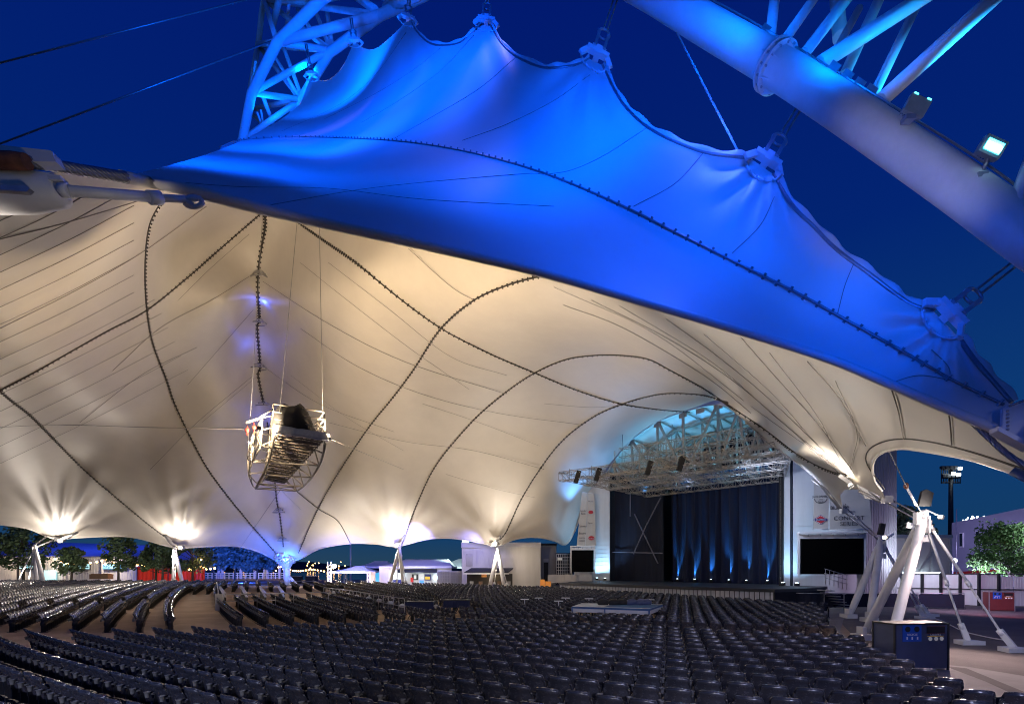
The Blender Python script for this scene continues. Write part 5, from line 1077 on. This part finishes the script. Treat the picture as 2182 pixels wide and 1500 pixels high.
# ---------------- tents and kiosk
def hip_tent(x0, x1, ye, ya, xa0, xa1, Y, dep, label, legs=True, m='canopy', group='peaked canopy tents', val=4):
    o = thing('canopy_tent', label, 'tent', tuple(P((x0 + x1) / 2, 1242, Y)), group)
    a, b = P(x0, ye, Y), P(x1, ye, Y); c, d = a + Vector((0, dep, 0)), b + Vector((0, dep, 0)); ra, rb = P(xa0, ya, Y) + Vector((0, dep / 2, 0)), P(xa1, ya, Y) + Vector((0, dep / 2, 0))
    n = 8; mb = MB()
    def sag(p, q, r, s): rows = []; [rows.append([(p.lerp(q, i / n)).lerp(s.lerp(r, i / n), j / 4) - Vector((0, 0, .12 * math.sin(math.pi * j / 4))) for i in range(n + 1)]) for j in range(5)]; mb.grid(rows)
    sag(a, b, rb, ra); sag(d, c, ra, rb); sag(c, a, ra, ra); sag(b, d, rb, rb); mb.build('canopy', m, o)
    mb = MB(); h = val / F * Y
    for p, q in ((a, b), (b, d), (c, a)): mb.slab([p - Vector((0, 0, h)), q - Vector((0, 0, h)), q, p], .03)
    mb.build('valance', m, o)
    if legs:
        for p in (a, b, c, d):
            mb = MB(); g_ = Vector((p.x, p.y, GZ(p.y)))
            truss(mb, g_ + Vector((0, 0, 0)), g_ + Vector((.01, 0, 0)), .01, .01, 1, .01) if False else None
            for sx in (-.16, .16):
                for sy in (-.16, .16): mb.bar(g_ + Vector((sx, sy, 0)), p + Vector((sx, sy, 0)), .07)
            nn = int((p.z - g_.z) / .5)
            for k in range(nn): mb.bar(g_ + Vector((-.16 if k % 2 else .16, -.16, k * .5)), g_ + Vector((.16 if k % 2 else -.16, -.16, k * .5 + .5)), .05)
            mb.build('leg', 'white', o)
    return o
ht = hip_tent(702, 786, 1217, 1205, 742, 762, 62, 6, 'blue-lit flat canopy tent on lattice legs beside a bright lamp')
spot(P(742, 1195, 58), P(745, 1212, 64), 1300, (.05, .12, 1), 120, .9, .3, ht); spot(P(745, 1190, 60), P(745, 1215, 66), 1820, (.04, .1, 1), 140, .9, .3, ht)
lt = thing('lamp_post', 'bright lamp on a lattice post at the corner of the blue tent', 'lamp', tuple(P(700, 1245, 60)))
mb = MB(); 
for sx in (-.2, .2): mb.bar(P(702, 1245, 60) + Vector((sx, 0, 0)), P(702, 1196, 60) + Vector((sx, 0, 0)), .07)
for k in range(6): mb.bar(P(702, 1243 - k * 7, 60) + Vector((-.2 if k % 2 else .2, 0, 0)), P(702, 1236 - k * 7, 60) + Vector((.2 if k % 2 else -.2, 0, 0)), .05)
mb.build('lattice_post', 'white', lt); MB().tube([P(702, 1205, 60), P(712, 1206, 59.7)], .05, 6).build('arm', 'white', lt); MB().sphere(P(712, 1206, 59.5), .26, 12, 8).build('lamp_lens', 'lens', lt)
point(P(712, 1207, 58.6), 1300, (1, .88, .72), .25, lt)
hip_tent(760, 832, 1206, 1194, 784, 812, 70, 7, 'pale peaked tent behind the blue-lit one', False)
ht2 = hip_tent(808, 962, 1206, 1190, 850, 948, 64, 8, 'large white kiosk tent with purple-lit roof', False)
hip_tent(930, 1000, 1207, 1189, 972, 984, 70, 6, 'small white peaked tent with glowing greenish roof beside the service building', False)
spot(P(885, 1130, 56), P(880, 1198, 67), 4200, (.22, .22, 1), 90, .9, .3, ht2); spot(P(965, 1175, 66), P(970, 1196, 71), 1300, (.7, 1, .8), 120, .9, .3, ht2)
pl_ = thing('light_pole', 'slim pale lamp pole standing behind the blue tent', 'pole', tuple(P(747, 1240, 80))); MB().tube([P(747, 1240, 80), P(747, 1158, 80)], [.16, .12], 8).build('shaft', 'platwhite', pl_)
MB().box(P(747, 1157, 80), (.5, .5, .2)).build('lamp_head', 'steel', pl_)
ki = thing('drinks_kiosk', 'white kiosk wall with dark awning, posters and vending machines', 'kiosk', tuple(P(890, 1245, 64)))
mb = MB(); mb.box((P(808, 0, 64.5).x * .5 + P(962, 0, 64.5).x * .5, 64.6, 2.1), ((962 - 808) / F * 64.5, .2, 2.6)); mb.build('wall', 'wall', ki)
mb = MB(); mb.slab([P(846, 1220, 62.6), P(931, 1220, 62.6), P(931, 1213, 64.4), P(850, 1213, 64.4)], .08)
for k in range(7): mb.tube([P(850 + k * 13, 1220, 62.6), P(850 + k * 13, 1214, 64.4)], .05, 4)
mb.build('awning', 'awning', ki)
def sgn(x0, x1, y0, y1, m, nm, par=ki, Y=64.3): return MB().box((P(x0, y0, Y) + P(x1, y1, Y)) / 2, ((x1 - x0) / F * Y, .1, (y1 - y0) / F * Y)).build(nm, m, par)
sgn(878, 891, 1223, 1235, 'dark', 'poster'); sgn(882, 887, 1225, 1233, 'poster', 'cup_picture', Y=64.2); sgn(893, 904, 1222, 1234, 'poster', 'poster'); sgn(905, 918, 1223, 1236, 'inkblue', 'poster'); sgn(906, 916, 1228, 1234, 'posterY', 'poster', Y=64.2)
sgn(838, 858, 1235, 1246, 'inkblue', 'vending_machine', Y=63.8); sgn(894, 903, 1236, 1246, 'posterB', 'cooler', Y=63.8); sgn(835, 841, 1222, 1230, 'lens_white', 'wall_lamp', Y=64.1); sgn(852, 858, 1222, 1230, 'lens_white', 'wall_lamp', Y=64.1); sgn(926, 931, 1226, 1234, 'lens_white', 'wall_lamp', Y=64.1)
sgn(875, 881, 1230, 1240, 'red', 'extinguisher_box', Y=63.9)
spot(P(890, 1221, 62.0), P(890, 1238, 64.4), 220, (.9, .95, 1), 160, .9, .3, ki)
for i, (x0, x1) in enumerate(((932, 958), (960, 986))):
    o = thing('shipping_container', ('pale' if i == 0 else 'grey') + ' wire-fronted container right of the kiosk' + (', farther one' if i else ', nearer one'), 'container', tuple(P(x0, 1245, 62)))
    sgn(x0, x1, 1216, 1247, 'wall2', 'body', o, 62.5 + i); mb = MB()
    for k in range(6): mb.bar(P(x0 + k * (x1 - x0) / 5, 1216, 62.2 + i), P(x0 + k * (x1 - x0) / 5, 1247, 62.2 + i), .07)
    for y in (1218, 1225, 1232, 1240): mb.bar(P(x0, y, 62.2 + i), P(x1, y, 62.2 + i), .07)
    mb.build('grille', 'steel', o)
wp = thing('ticket_booth', 'pinkish lit booth under the edge of the blue tent', 'booth', tuple(P(800, 1246, 63))); sgn(788, 800, 1217, 1247, 'banner', 'panel', wp, 63); sgn(800, 808, 1219, 1247, 'board2', 'side_panel', wp, 66); spot(P(790, 1215, 60), P(793, 1230, 63), 312, (1, .6, .4), 120, .9, .2, wp)
# ---------------- service building
Yb = 60
sb = thing('service_building', 'boxy corrugated service building with dark awning and roller shutter', 'building', tuple(P(1060, 1250, Yb)))
mb = MB(); z1 = P(0, 1156, Yb).z; wallribs(mb, Vector((P(984, 0, Yb).x, Yb, 0)), Vector((P(1019, 0, Yb).x, Yb, 0)), .5, z1 - .01, .5, .02); mb.build('side_block', 'wall', sb)
mb = MB(); wallribs(mb, Vector((P(1016, 0, Yb - .4).x, Yb - .4, 0)), Vector((P(1152, 0, Yb - .4).x, Yb - .4, 0)), .5, P(0, 1166, Yb).z, .22, .06); mb.build('ribbed_wall', 'wall', sb)
mb = MB(); mb.box(((P(984, 0, Yb).x + P(1152, 0, Yb).x) / 2, Yb - .1, z1 - .3), ((168) / F * Yb, 1.1, .62)); mb.build('parapet', 'wall', sb)
mb = MB(); mb.box((P(1152, 0, Yb).x - .1, Yb + 4, 3.0), (.2, 8, z1 - .8)); mb.build('end_wall', 'wall2', sb)
sgn(993, 1007, 1179, 1206, 'wall2', 'louvre', sb, Yb - .15); mb = MB()
for k in range(12): mb.bar(P(993, 1180 + k * 2.2, Yb - .25), P(1007, 1180 + k * 2.2, Yb - .25), .04)
mb.build('louvre_slat', 'steel', sb); mb = MB()
for k in range(16): mb.bar(P(1040, 1187 + k * 1.7, Yb - .6), P(1094, 1187 + k * 1.7, Yb - .6), .07)
mb.build('roller_shutter', 'wall', sb)
sgn(995, 1092, 1222, 1250, 'dark', 'dark_opening', sb, Yb - .7); mb = MB(); mb.slab([P(989, 1220, Yb - 3.2), P(1083, 1220, Yb - 3.2), P(1094, 1211, Yb - .5), P(1004, 1211, Yb - .5)], .08); mb.build('awning', 'awning', sb)
MB().box((P(989, 1222, Yb - 3.2) + P(1083, 1222, Yb - 3.2)) / 2, (5.3, .06, .12)).build('awning_edge', 'poster', sb)
og = sgn(1026, 1037, 1223, 1229, 'orange', 'orange_sign', sb, Yb - 3); text_mesh('MERCH', .26, 'ink', P(1031.5, 1226, Yb - 3.1), (1, 0, 0), og)
for k, x in enumerate((1001, 1020, 1042, 1060, 1080)): sgn(x, x + 8, 1238, 1252, 'wood' if k % 2 else 'wall2', 'counter_crate', sb, Yb - 2)
spot(P(1050, 1218, Yb - 2), P(1050, 1240, Yb - .7), 156, (1, .7, .4), 150, .9, .2, sb); spot(P(1110, 1178, Yb - 5), P(1120, 1215, Yb), 330, (1, .8, .55), 100, .9, .2, sb); spot(P(1000, 1150, Yb - 6), P(1010, 1180, Yb), 900, (.25, .25, 1), 100, .9, .3, sb)
rl = MB(); rl.box(P(992, 1154, Yb), (.7, .3, .35)); tag(rl.build('roof_lamp', 'lens_white'), 'small bright lamp on the top left of the service building', 'lamp')
nb2 = thing('grey_shed', 'dull grey flat-roofed shed with a doorway right of the service building', 'shed', tuple(P(1168, 1250, 64)))
mb = MB(); mb.box((P(1168, 0, 64).x, 65.2, 3.3), (36 / F * 64, 2, 5.6)); mb.build('wall', 'wall2', nb2); sgn(1159, 1168, 1198, 1240, 'dark', 'door', nb2, 64.1); sgn(1158, 1169, 1190, 1197, 'wall', 'door_sign', nb2, 64.1); MB().box((P(1168, 0, 64).x, 65, 6.2), (38 / F * 64, 2.4, .25)).build('roof', 'dark', nb2)
wf = thing('wire_gate', 'dark wire mesh gate between the shed and the stage', 'gate', tuple(P(1202, 1245, 60)))
mb = MB()
for x in range(1186, 1221, 4): mb.bar(P(x, 1180, 60), P(x, 1243, 60), .05)
for y in range(1180, 1243, 7): mb.bar(P(1186, y, 60), P(1220, y, 60), .05)
mb.build('mesh_panel', 'steel', wf); sgn(1184, 1222, 1178, 1246, 'net', 'backing', wf, 60.4); sgn(1188, 1198, 1188, 1193, 'poster', 'notice', wf, 59.8)
mb = MB(); mb.box((P(1190, 0, 56).x, 56, 1.9), (2.4, .12, .9)); mb.box((P(1217, 0, 55).x, 55, 2.0), (1.4, .12, .8)); tag(mb.build('low_wall', 'wall'), 'low white wall panels left of the stage edge', 'wall')
tag(MB().box(P(1156, 1243, 54), (.5, .4, .9)).box(P(1168, 1245, 54), (.6, .4, .7)).build('orange_barrier', 'orange'), 'small orange barrier by the left stage end', 'barrier')
# ================================================================== RIGHT BACKGROUND
def wall_run(name, lab, cat, pts, z1, m, ribs=.35, extra=None):
    o = thing(name, lab, cat, tuple(pts[0])); 
    for a, b in zip(pts, pts[1:]): mb = MB(); wallribs(mb, Vector((a.x, a.y, 0)), Vector((b.x, b.y, 0)), .3, z1, ribs, .03, .08); mb.build('panel', m, o)
    return o
fe = thing('white_fence', 'white corrugated fence panels with dark posts behind the right pylons', 'fence', tuple(P(1900, 1290, 43)))
px_ = [1842, 1899, 1918, 1965, 2005, 2046, 2086, 2128, 2160, 2230]
def fy(x): return np.interp(x, [1840, 2090, 2240], [41, 36.5, 35.5])
for i, (a, b) in enumerate(zip(px_, px_[1:])):
    A, B = P(a + 1, 0, fy(a)), P(b - 1, 0, fy(b)); mb = MB(); wallribs(mb, Vector((A.x, A.y, 0)), Vector((B.x, B.y, 0)), .3, P(0, 1221, 41).z if a < 2128 else P(0, 1228, 36).z, .16, .02, .05); mb.build('panel', 'wall', fe)
mb = MB()
for x in px_[3:8]: A = P(x, 0, fy(x) - .12); mb.box((A.x, A.y, 1.4), (.16, .12, 2.6))
for a, b in zip(px_, px_[1:]): 
    A, B = P(a, 0, fy(a) - .1), P(b, 0, fy(b) - .1); mb.bar((A.x, A.y, 1.5), (B.x, B.y, 1.5), .07); mb.bar((A.x, A.y, 2.62), (B.x, B.y, 2.62), .06)
mb.build('post', 'dark', fe)
br = thing('barricade', 'row of crowd barriers wrapped in dark mesh in front of the white fence', 'barrier', tuple(P(1900, 1300, 34)))
bpts = [(1682, 34.5), (1756, 33.8), (1798, 34.2), (1880, 34.6), (1956, 34.5), (2056, 33.6)]
for (a, ya), (b, yb) in zip(bpts, bpts[1:]):
    A, B = P(a + 1, 0, ya), P(b - 1, 0, yb); n = 14; mb = MB(); mb.grid([[Vector((A.x + (B.x - A.x) * i / n, A.y + (B.y - A.y) * i / n + .03 * math.sin(i * 2.1), z + (0 if 0 < i < n else -.05 * (z > 1)))) for i in range(n + 1)] for z in (.35, .8, 1.28)]); pn = mb.build('mesh_panel', 'net', br)
    mb = MB(); mb.tube([(A.x, A.y, .25), (A.x, A.y, 1.33), (B.x, B.y, 1.33), (B.x, B.y, .25)], .025, 6); mb.build('frame', 'steel', pn)
vb = thing('grey_louvred_annex', 'grey slatted annex wall with diagonal brace beside the stage house', 'annex', tuple(P(1950, 1220, 42)))
mb = MB(); wallhoriz(mb, Vector((P(1855, 0, 42.5).x, 42.5, 0)), Vector((P(2027, 0, 44).x, 44, 0)), .4, P(0, 1143, 43.2).z, .32); mb.build('slat_wall', 'wall2', vb)
mb = MB(); 
for x in (1860, 1932, 1985, 2024): A = P(x, 0, 42.3 + (x - 1855) / 172 * 1.5 - .1); mb.box((A.x, A.y - .05, 3.0), (.2, .12, 5.4))
mb.bar(P(1960, 1218, 42.9), P(1992, 1165, 43.2), .2); mb.bar(P(1850, 1142, 42.3), P(2027, 1143, 43.8), .3); mb.build('frame', 'steel', vb)
MB().bar(P(1870, 1221, 42), P(2002, 1220, 42.8), .1).build('strip_lamp', 'lens_white', vb)
bb_ = thing('pale_building', 'long two-storey pale building with small windows lit bluish purple', 'building', tuple(P(2100, 1230, 62)))
A, B = P(2028, 0, 66), P(2290, 0, 50); d = (B - A).normalized(); d.z = 0
zt0, zt1 = P(2028, 1114, 66).z, P(2290, 1060, 50).z
mb = MB(); mb.slab([Vector((A.x, A.y, 0)), Vector((B.x, B.y, 0)), Vector((B.x, B.y, zt1)), Vector((A.x, A.y, zt0))], -.4); mb.build('wall', 'wallblue', bb_)
def onw(px, py):
    k = (px - CX) / F; s = (k * A.y - A.x) / (d.x - k * d.y); return P(px, py, A.y + s * d.y)
nn = Vector((d.y, -d.x, 0)).normalized()
for x, y0, y1 in ((2050, 1136, 1164), (2085, 1132, 1162), (2125, 1127, 1150), (2155, 1122, 1148), (2120, 1180, 1200)):
    c = (onw(x, y0) + onw(x, y1)) / 2 + nn * .06; hz_ = (onw(x, y0) - onw(x, y1)).length; f = MB().box(c, (.62, .14, hz_ + .2), rz=math.atan2(d.y, d.x)).build('window_frame', 'white', bb_); MB().box(c + nn * .05, (.42, .1, hz_ - .05), rz=math.atan2(d.y, d.x)).build('pane', 'glass', f)
mb = MB(); mb.bar(onw(2030, 1221), onw(2230, 1210), .25, .3); mb.build('canopy_edge', 'redpaint', bb_)
spot(P(2080, 1250, 46), onw(2120, 1170), 9000, (.55, .48, 1), 120, .9, .4, bb_); spot(P(2300, 1130, 40), onw(2170, 1110), 7000, (.6, .52, 1), 120, .9, .4, bb_)
wl = thing('wall_lamp', 'small white lamp on a short post in front of the pale building', 'lamp', tuple(P(2035, 1222, 50))); MB().sphere(P(2034, 1194, 50), .22, 10, 6).build('lamp_lens', 'lens_white', wl); MB().tube([P(2030, 1225, 50), P(2030, 1194, 50)], .05, 6).build('post', 'steel', wl); point(P(2033, 1193, 49.3), 60, (.8, .9, 1), .2, wl)
tw = thing('sports_light_tower', 'tall steel sports light tower with a few lamps lit against the blue sky', 'light tower', tuple(P(2027, 1240, 90)))
mb = MB(); mb.tube([P(2026, 1240, 90), P(2026, 1000, 90)], [.5, .3], 8); mb.build('mast', 'dark', tw); mb = MB()
for y in (1000, 1010, 1018, 1028): mb.bar(P(2006, y, 90), P(2046, y, 90), .22)
for x in range(2006, 2047, 5): mb.bar(P(x, 998, 90), P(x, 1030, 90), .12)
for x in range(2008, 2044, 9): mb.box(P(x, 996, 89.6), (.6, .5, .5)); mb.box(P(x + 3, 1014, 89.6), (.6, .5, .5))
mb.build('lamp_frame', 'dark', tw); mb = MB(); 
for x, y in ((2046, 998), (2032, 1009), (2043, 1011)): mb.box(P(x, y, 89), (.6, .3, .45), rz=.3)
mb.build('lit_lamp', 'lens_white', tw)
pm = thing('thin_mast', 'thin pale mast beside the pale building', 'mast', tuple(P(2038, 1235, 60))); MB().tube([P(2038, 1230, 60), P(2038, 1085, 60)], .06, 6).build('shaft', 'steel', pm)
mb = MB(); base = P(2060, 1108, 120)
for i in range(30): mb.sphere(P(random.uniform(2050, 2098), random.uniform(1100, 1113), 150), random.uniform(.12, .3), 6, 4)
tag(mb.build('town_lights', 'lens_white'), 'cluster of tiny distant lights above the pale building', 'lights', kind='stuff')
# ================================================================== BINS
def bin_(fl, fr, top, dep, lab, m, name='recycling_bin', text=True):
    o = thing(name, lab, 'bin', tuple(fl), 'recycling and landfill bins' if not text else None)
    a, b = Vector(fl), Vector(fr); d = (b - a).normalized(); n = Vector((-d.y, d.x, 0)); L = (b - a).length; Hh = top; rz = math.atan2(d.y, d.x); c = (a + b) / 2 + n * dep / 2
    MB().box(c + Vector((0, 0, Hh / 2)), (L, dep, Hh - .1), rz=rz).build('cabinet', m, o)
    mb = MB()
    for k in (-1, 1):
        for q in (-1, 1): mb.box(c + d * k * L / 2 + n * q * dep / 2 + Vector((0, 0, Hh / 2)), (.05, .05, Hh), rz=rz)
    mb.box(c + Vector((0, 0, Hh - .02)), (L + .06, dep + .06, .05), rz=rz); mb.build('frame', 'steel' if not text else 'chair_steel', o)
    def at_(u, v, off=.006): return a + d * u * L - n * off + Vector((0, 0, v * Hh))
    st_ = MB().box(at_(.315, .80), (L * .35, .012, Hh * .36), rz=rz).build('blue_label', 'stickblue', o)
    for u in (.23, .40): MB().disc(at_(u, .88, .016), n, .075 * L / 1.6, .02, 20).build('bottle_hole', 'black', o)
    MB().box(at_(.76, .86, .01), (L * .33, .03, Hh * .13), rz=rz).build('waste_slot', 'black', o)
    mb = MB(); mb.box(at_(.76, .93, .02), (L * .34, .02, .02), rz=rz); mb.box(at_(.76, .79, .02), (L * .34, .02, .02), rz=rz); mb.build('slot_rim', 'binred', o)
    s = L / 1.6
    text_mesh('RECYCLE', .075 * s, 'sticker', at_(.315, .765, .014), d, o); text_mesh('LANDFILL', .075 * s, 'sticker', at_(.76, .755, .006), d, o)
    mb = MB()
    for u in (.22, .315, .415): mb.box(at_(u, .69, .014), (.04 * s, .006, .075 * s), rz=rz)
    mb.build('pictogram', 'sticker', o)
    for u in (.66, .77, .875): MB().disc(at_(u, .67, .008), n, .055 * s, .012, 14).build('round_sticker', 'poster', o)
    mb = MB(); mb.box(at_(.76, .725, .006), (L * .32, .006, .012), rz=rz); mb.build('label_line', 'posterY', o)
    return o
fl_, fr_ = G(1907, 1430), G(2020, 1427)
bin_(fl_, fr_, 1.40, .75, 'dark blue recycling and landfill bin beside the foreground seats', 'bin')
bin_(P(2108, 0, 33).xy.to_3d() + Vector((0, 0, .2)), P(2162, 0, 32.6).xy.to_3d() + Vector((0, 0, .2)), 1.3, .7, 'distant red-lit bin in front of the white fence at the right', 'binred', text=False)
spot(P(2150, 1255, 29), P(2120, 1290, 31), 156, (1, .1, .08), 140, .9, .3, fe); spot(P(2050, 1180, 30), P(2050, 1260, 38), 1500, (.8, .62, 1), 140, .9, .3, fe); spot(P(1930, 1190, 36), P(1940, 1190, 43), 700, (.75, .8, 1), 150, .9, .3, vb); spot(P(2110, 1330, 30), P(2150, 1190, 46), 1500, (.85, 1, .8), 110, .9, .3, bb_)
# ground cable from the pylon
MB().tube([Vector(p) for p in spline([tuple(P(x, y, 0) if False else G(x, y) + Vector((0, 0, .04))) for x, y in ((1975, 1313), (2010, 1325), (2050, 1345), (2100, 1358), (2145, 1366))], 5)], .025, 6).build('ground_cable', 'sticker', p1)
# ================================================================== MIXING AREA
rg = thing('barrier_rail', 'low steel railing enclosing the raised boxes at the left of the mixing area', 'railing', tuple(G(466, 1290)), 'railings around the box seats')
def rail(pts, o, z0=.1, h=1.05, n=6):
    mb = MB()
    for z in (h, h * .55): mb.tube([p + Vector((0, 0, z)) for p in pts], .03, 6)
    for a, b in zip(pts, pts[1:]):
        for i in range(n + 1): p = a.lerp(b, i / n); mb.tube([p, p + Vector((0, 0, h))], .025, 6)
    mb.build('rail', 'steel', o)
rail([G(466, 1300), G(700, 1292)], rg); rail([G(466, 1300), G(462, 1262)], rg); MB().box(G(468, 1300) + Vector((0, 0, .55)), (.5, .2, 1.1)).build('sign_plate', 'wall2', rg); 
for i, (x0, x1) in enumerate(((474, 520), (520, 560), (560, 600), (600, 650))):
    for j in range(2):
        a = G(x0 + 6, 1298 - j * 10); b = G(x0 - 14 + 8, 1272 - j * 4); 
        o = thing('box_divider', ['first', 'second', 'third', 'fourth'][i] + ' dark low divider from the left inside the railing, ' + ('front' if j == 0 else 'back') + ' row', 'divider', tuple(a), 'dark box dividers'); mb = MB(); mb.bar(a + Vector((0, 0, .85)), b + Vector((0, 0, .85)), .14, .06); mb.build('top_rail', 'steel', o)
        mb = MB(); mb.slab([a, b, b + Vector((0, 0, .8)), a + Vector((0, 0, .8))], .05); mb.build('panel', 'black', o)
rg2 = thing('barrier_rail', 'long dark railing running from the mixing area toward the folding tables', 'railing', tuple(G(700, 1270)), 'railings around the box seats'); rail([G(690, 1278), G(760, 1290), G(862, 1312)], rg2, n=10)
for i, (x, y) in enumerate(((712, 1268), (742, 1272), (760, 1276), (786, 1280), (808, 1285), (832, 1290), (858, 1296), (885, 1292), (905, 1300), (930, 1298), (840, 1280), (872, 1284))):
    p = P(x, y - 6, G(x, y + 14).y); o = thing('seat_headrest', 'small shiny pale headrest catching the lamps in the box seats behind the folding tables', 'headrest', tuple(p), 'pale headrests in the box seats'); mb = MB(); mb.sphere(p, .17, 10, 7, (1.2, .6, .8)); mb.build('cushion', 'platwhite', o); MB().box(p - Vector((0, 0, .45)), (.44, .1, .7)).build('back', 'chair', o)
for i, (x0, x1, y, Y) in enumerate(((863, 924, 1293, 28.6), (945, 1001, 1287, 29.6))):
    a, b = P(x0, y + 3, Y), P(x1, y + 3, Y); zt = P(0, y, Y).z; L = b.x - a.x; c = Vector(((a.x + b.x) / 2, Y + .4, zt)); gz_ = GZ(Y); hh = 1.0; c.z = gz_ + hh
    o = thing('folding_table', ('left' if i == 0 else 'right') + ' black folding table with navy skirt in the mixing area', 'table', (c.x, c.y, gz_), 'black folding tables with navy skirts')
    MB().box(c, (L, .8, .05)).build('table_top', 'black', o); n = 24
    mb = MB(); mb.grid([[Vector((a.x + L * i_ / n, Y - .03 + .025 * math.sin(i_ * 2.4), z)) for i_ in range(n + 1)] for z in (gz_ + hh - .02, gz_ + hh - .42)]); mb.build('skirt', 'bluecloth', o)
    for q in range(4):
        mb = MB(); xx = a.x + L * (.1 + .27 * q); mb.bar((xx, Y, gz_), (xx + .5, Y + .1, gz_ + hh - .05), .04); mb.bar((xx + .5, Y, gz_), (xx, Y + .1, gz_ + hh - .05), .04); mb.build('leg', 'black', o)
pw = thing('low_platform', 'low white table-like platform with blue trim standing among the middle seats', 'platform', tuple(P(1310, 1310, 25)))
c0, c1, c2, c3 = [Vector((p.x, p.y, 1.02)) for p in (P(1219, 0, 25.5), P(1383, 0, 23.9), P(1412, 0, 27), P(1240, 0, 28))]
mb = MB(); mb.slab([c0, c1, c2, c3], .05); mb.build('top', 'platwhite', pw)
mb = MB(); mb.slab([c0 - Vector((0, 0, .24)), c1 - Vector((0, 0, .24)), c1, c0], -.05); mb.slab([c1 - Vector((0, 0, .24)), c2 - Vector((0, 0, .24)), c2, c1], -.05); mb.build('side_panel', 'platwhite', pw)
mb = MB(); mb.bar(c0, c1, .05, .09); mb.bar(c1, c2, .05, .09); mb.box(c0.lerp(c1, .44) - Vector((0, 0, .12)), (.06, .07, .26)); mb.box(c1 - Vector((0, 0, .12)), (.07, .07, .26)); mb.box(c0 - Vector((0, 0, .12)), (.07, .07, .26)); mb.slab([c0.lerp(c3, .15).lerp(c1, .42) + Vector((0, 0, .056)), c1.lerp(c2, .15) + Vector((0, 0, .056)), c2.lerp(c1, .15) + Vector((0, 0, .056)), c3.lerp(c2, .42) + Vector((0, 0, .056))], .006); mb.build('blue_trim', 'blueframe', pw)
mb = MB()
for p in (c0, c1, c2, c3): mb.box(p.lerp((c0 + c2) / 2, .05) - Vector((0, 0, .55)), (.1, .1, .9))
mb.build('leg', 'steel', pw)
for i, (x, y) in enumerate(((1285, 1296), (1308, 1297), (1326, 1298), (1346, 1299), (1366, 1297), (1377, 1298))):
    p = P(x, y, 26.6); p.z = 1.2; tag(MB().sphere(p, .26, 12, 8, (1.25, .6, .75)).box(p - Vector((0, 0, .1)), (.5, .2, .12)).build('equipment_cover', 'black' if i < 3 else 'bin'), ['dark rounded', 'dark rounded', 'dark rounded', 'bluish rounded', 'bluish rounded', 'bluish rounded'][i] + ' cover on the white platform, ' + ['first', 'second', 'third', 'fourth', 'fifth', 'sixth'][i] + ' from the left', 'cover', 'covers on the white platform')
for i, (x, y) in enumerate(((1118, 1289), (1148, 1285), (1205, 1285), (1255, 1287), (1190, 1294), (1385, 1290))):
    p = G(x, y + 22); tag(MB().box(p + Vector((0, 0, 1.0)), (.5, .34, .04)).box(p + Vector((0, 0, .5)), (.05, .05, 1.0)).build('small_table', 'platwhite'), 'small white cocktail table in the middle seats, ' + ['first', 'third', 'fourth', 'fifth', 'nearest', 'farthest right'][i] + ' of six', 'table', 'small white tables in the middle seats')
# light spilling on the seats and the pavement from the near lamps of the arch
spot(P(1640, 100, 9.5), Vector((-3, 10, 0)), 520, (.05, .10, 1), 90, .9, .2, at)
spot(P(1000, -60, 20), Vector((-10, 24, 0)), 0.1, BLUE, 60, .9, .2, at)

spot(P(60, 1226, 58), P(60, 1190, 66), 900, (1, .9, .75), 110, .9, .3, cs_); spot(P(240, 1226, 58), P(250, 1195, 66), 900, (1, .9, .75), 110, .9, .3, cs_); spot(P(400, 1226, 60), P(400, 1195, 68), 700, (1, .85, .65), 110, .9, .3, cs_)  # added spots brightening the dark trees at the left
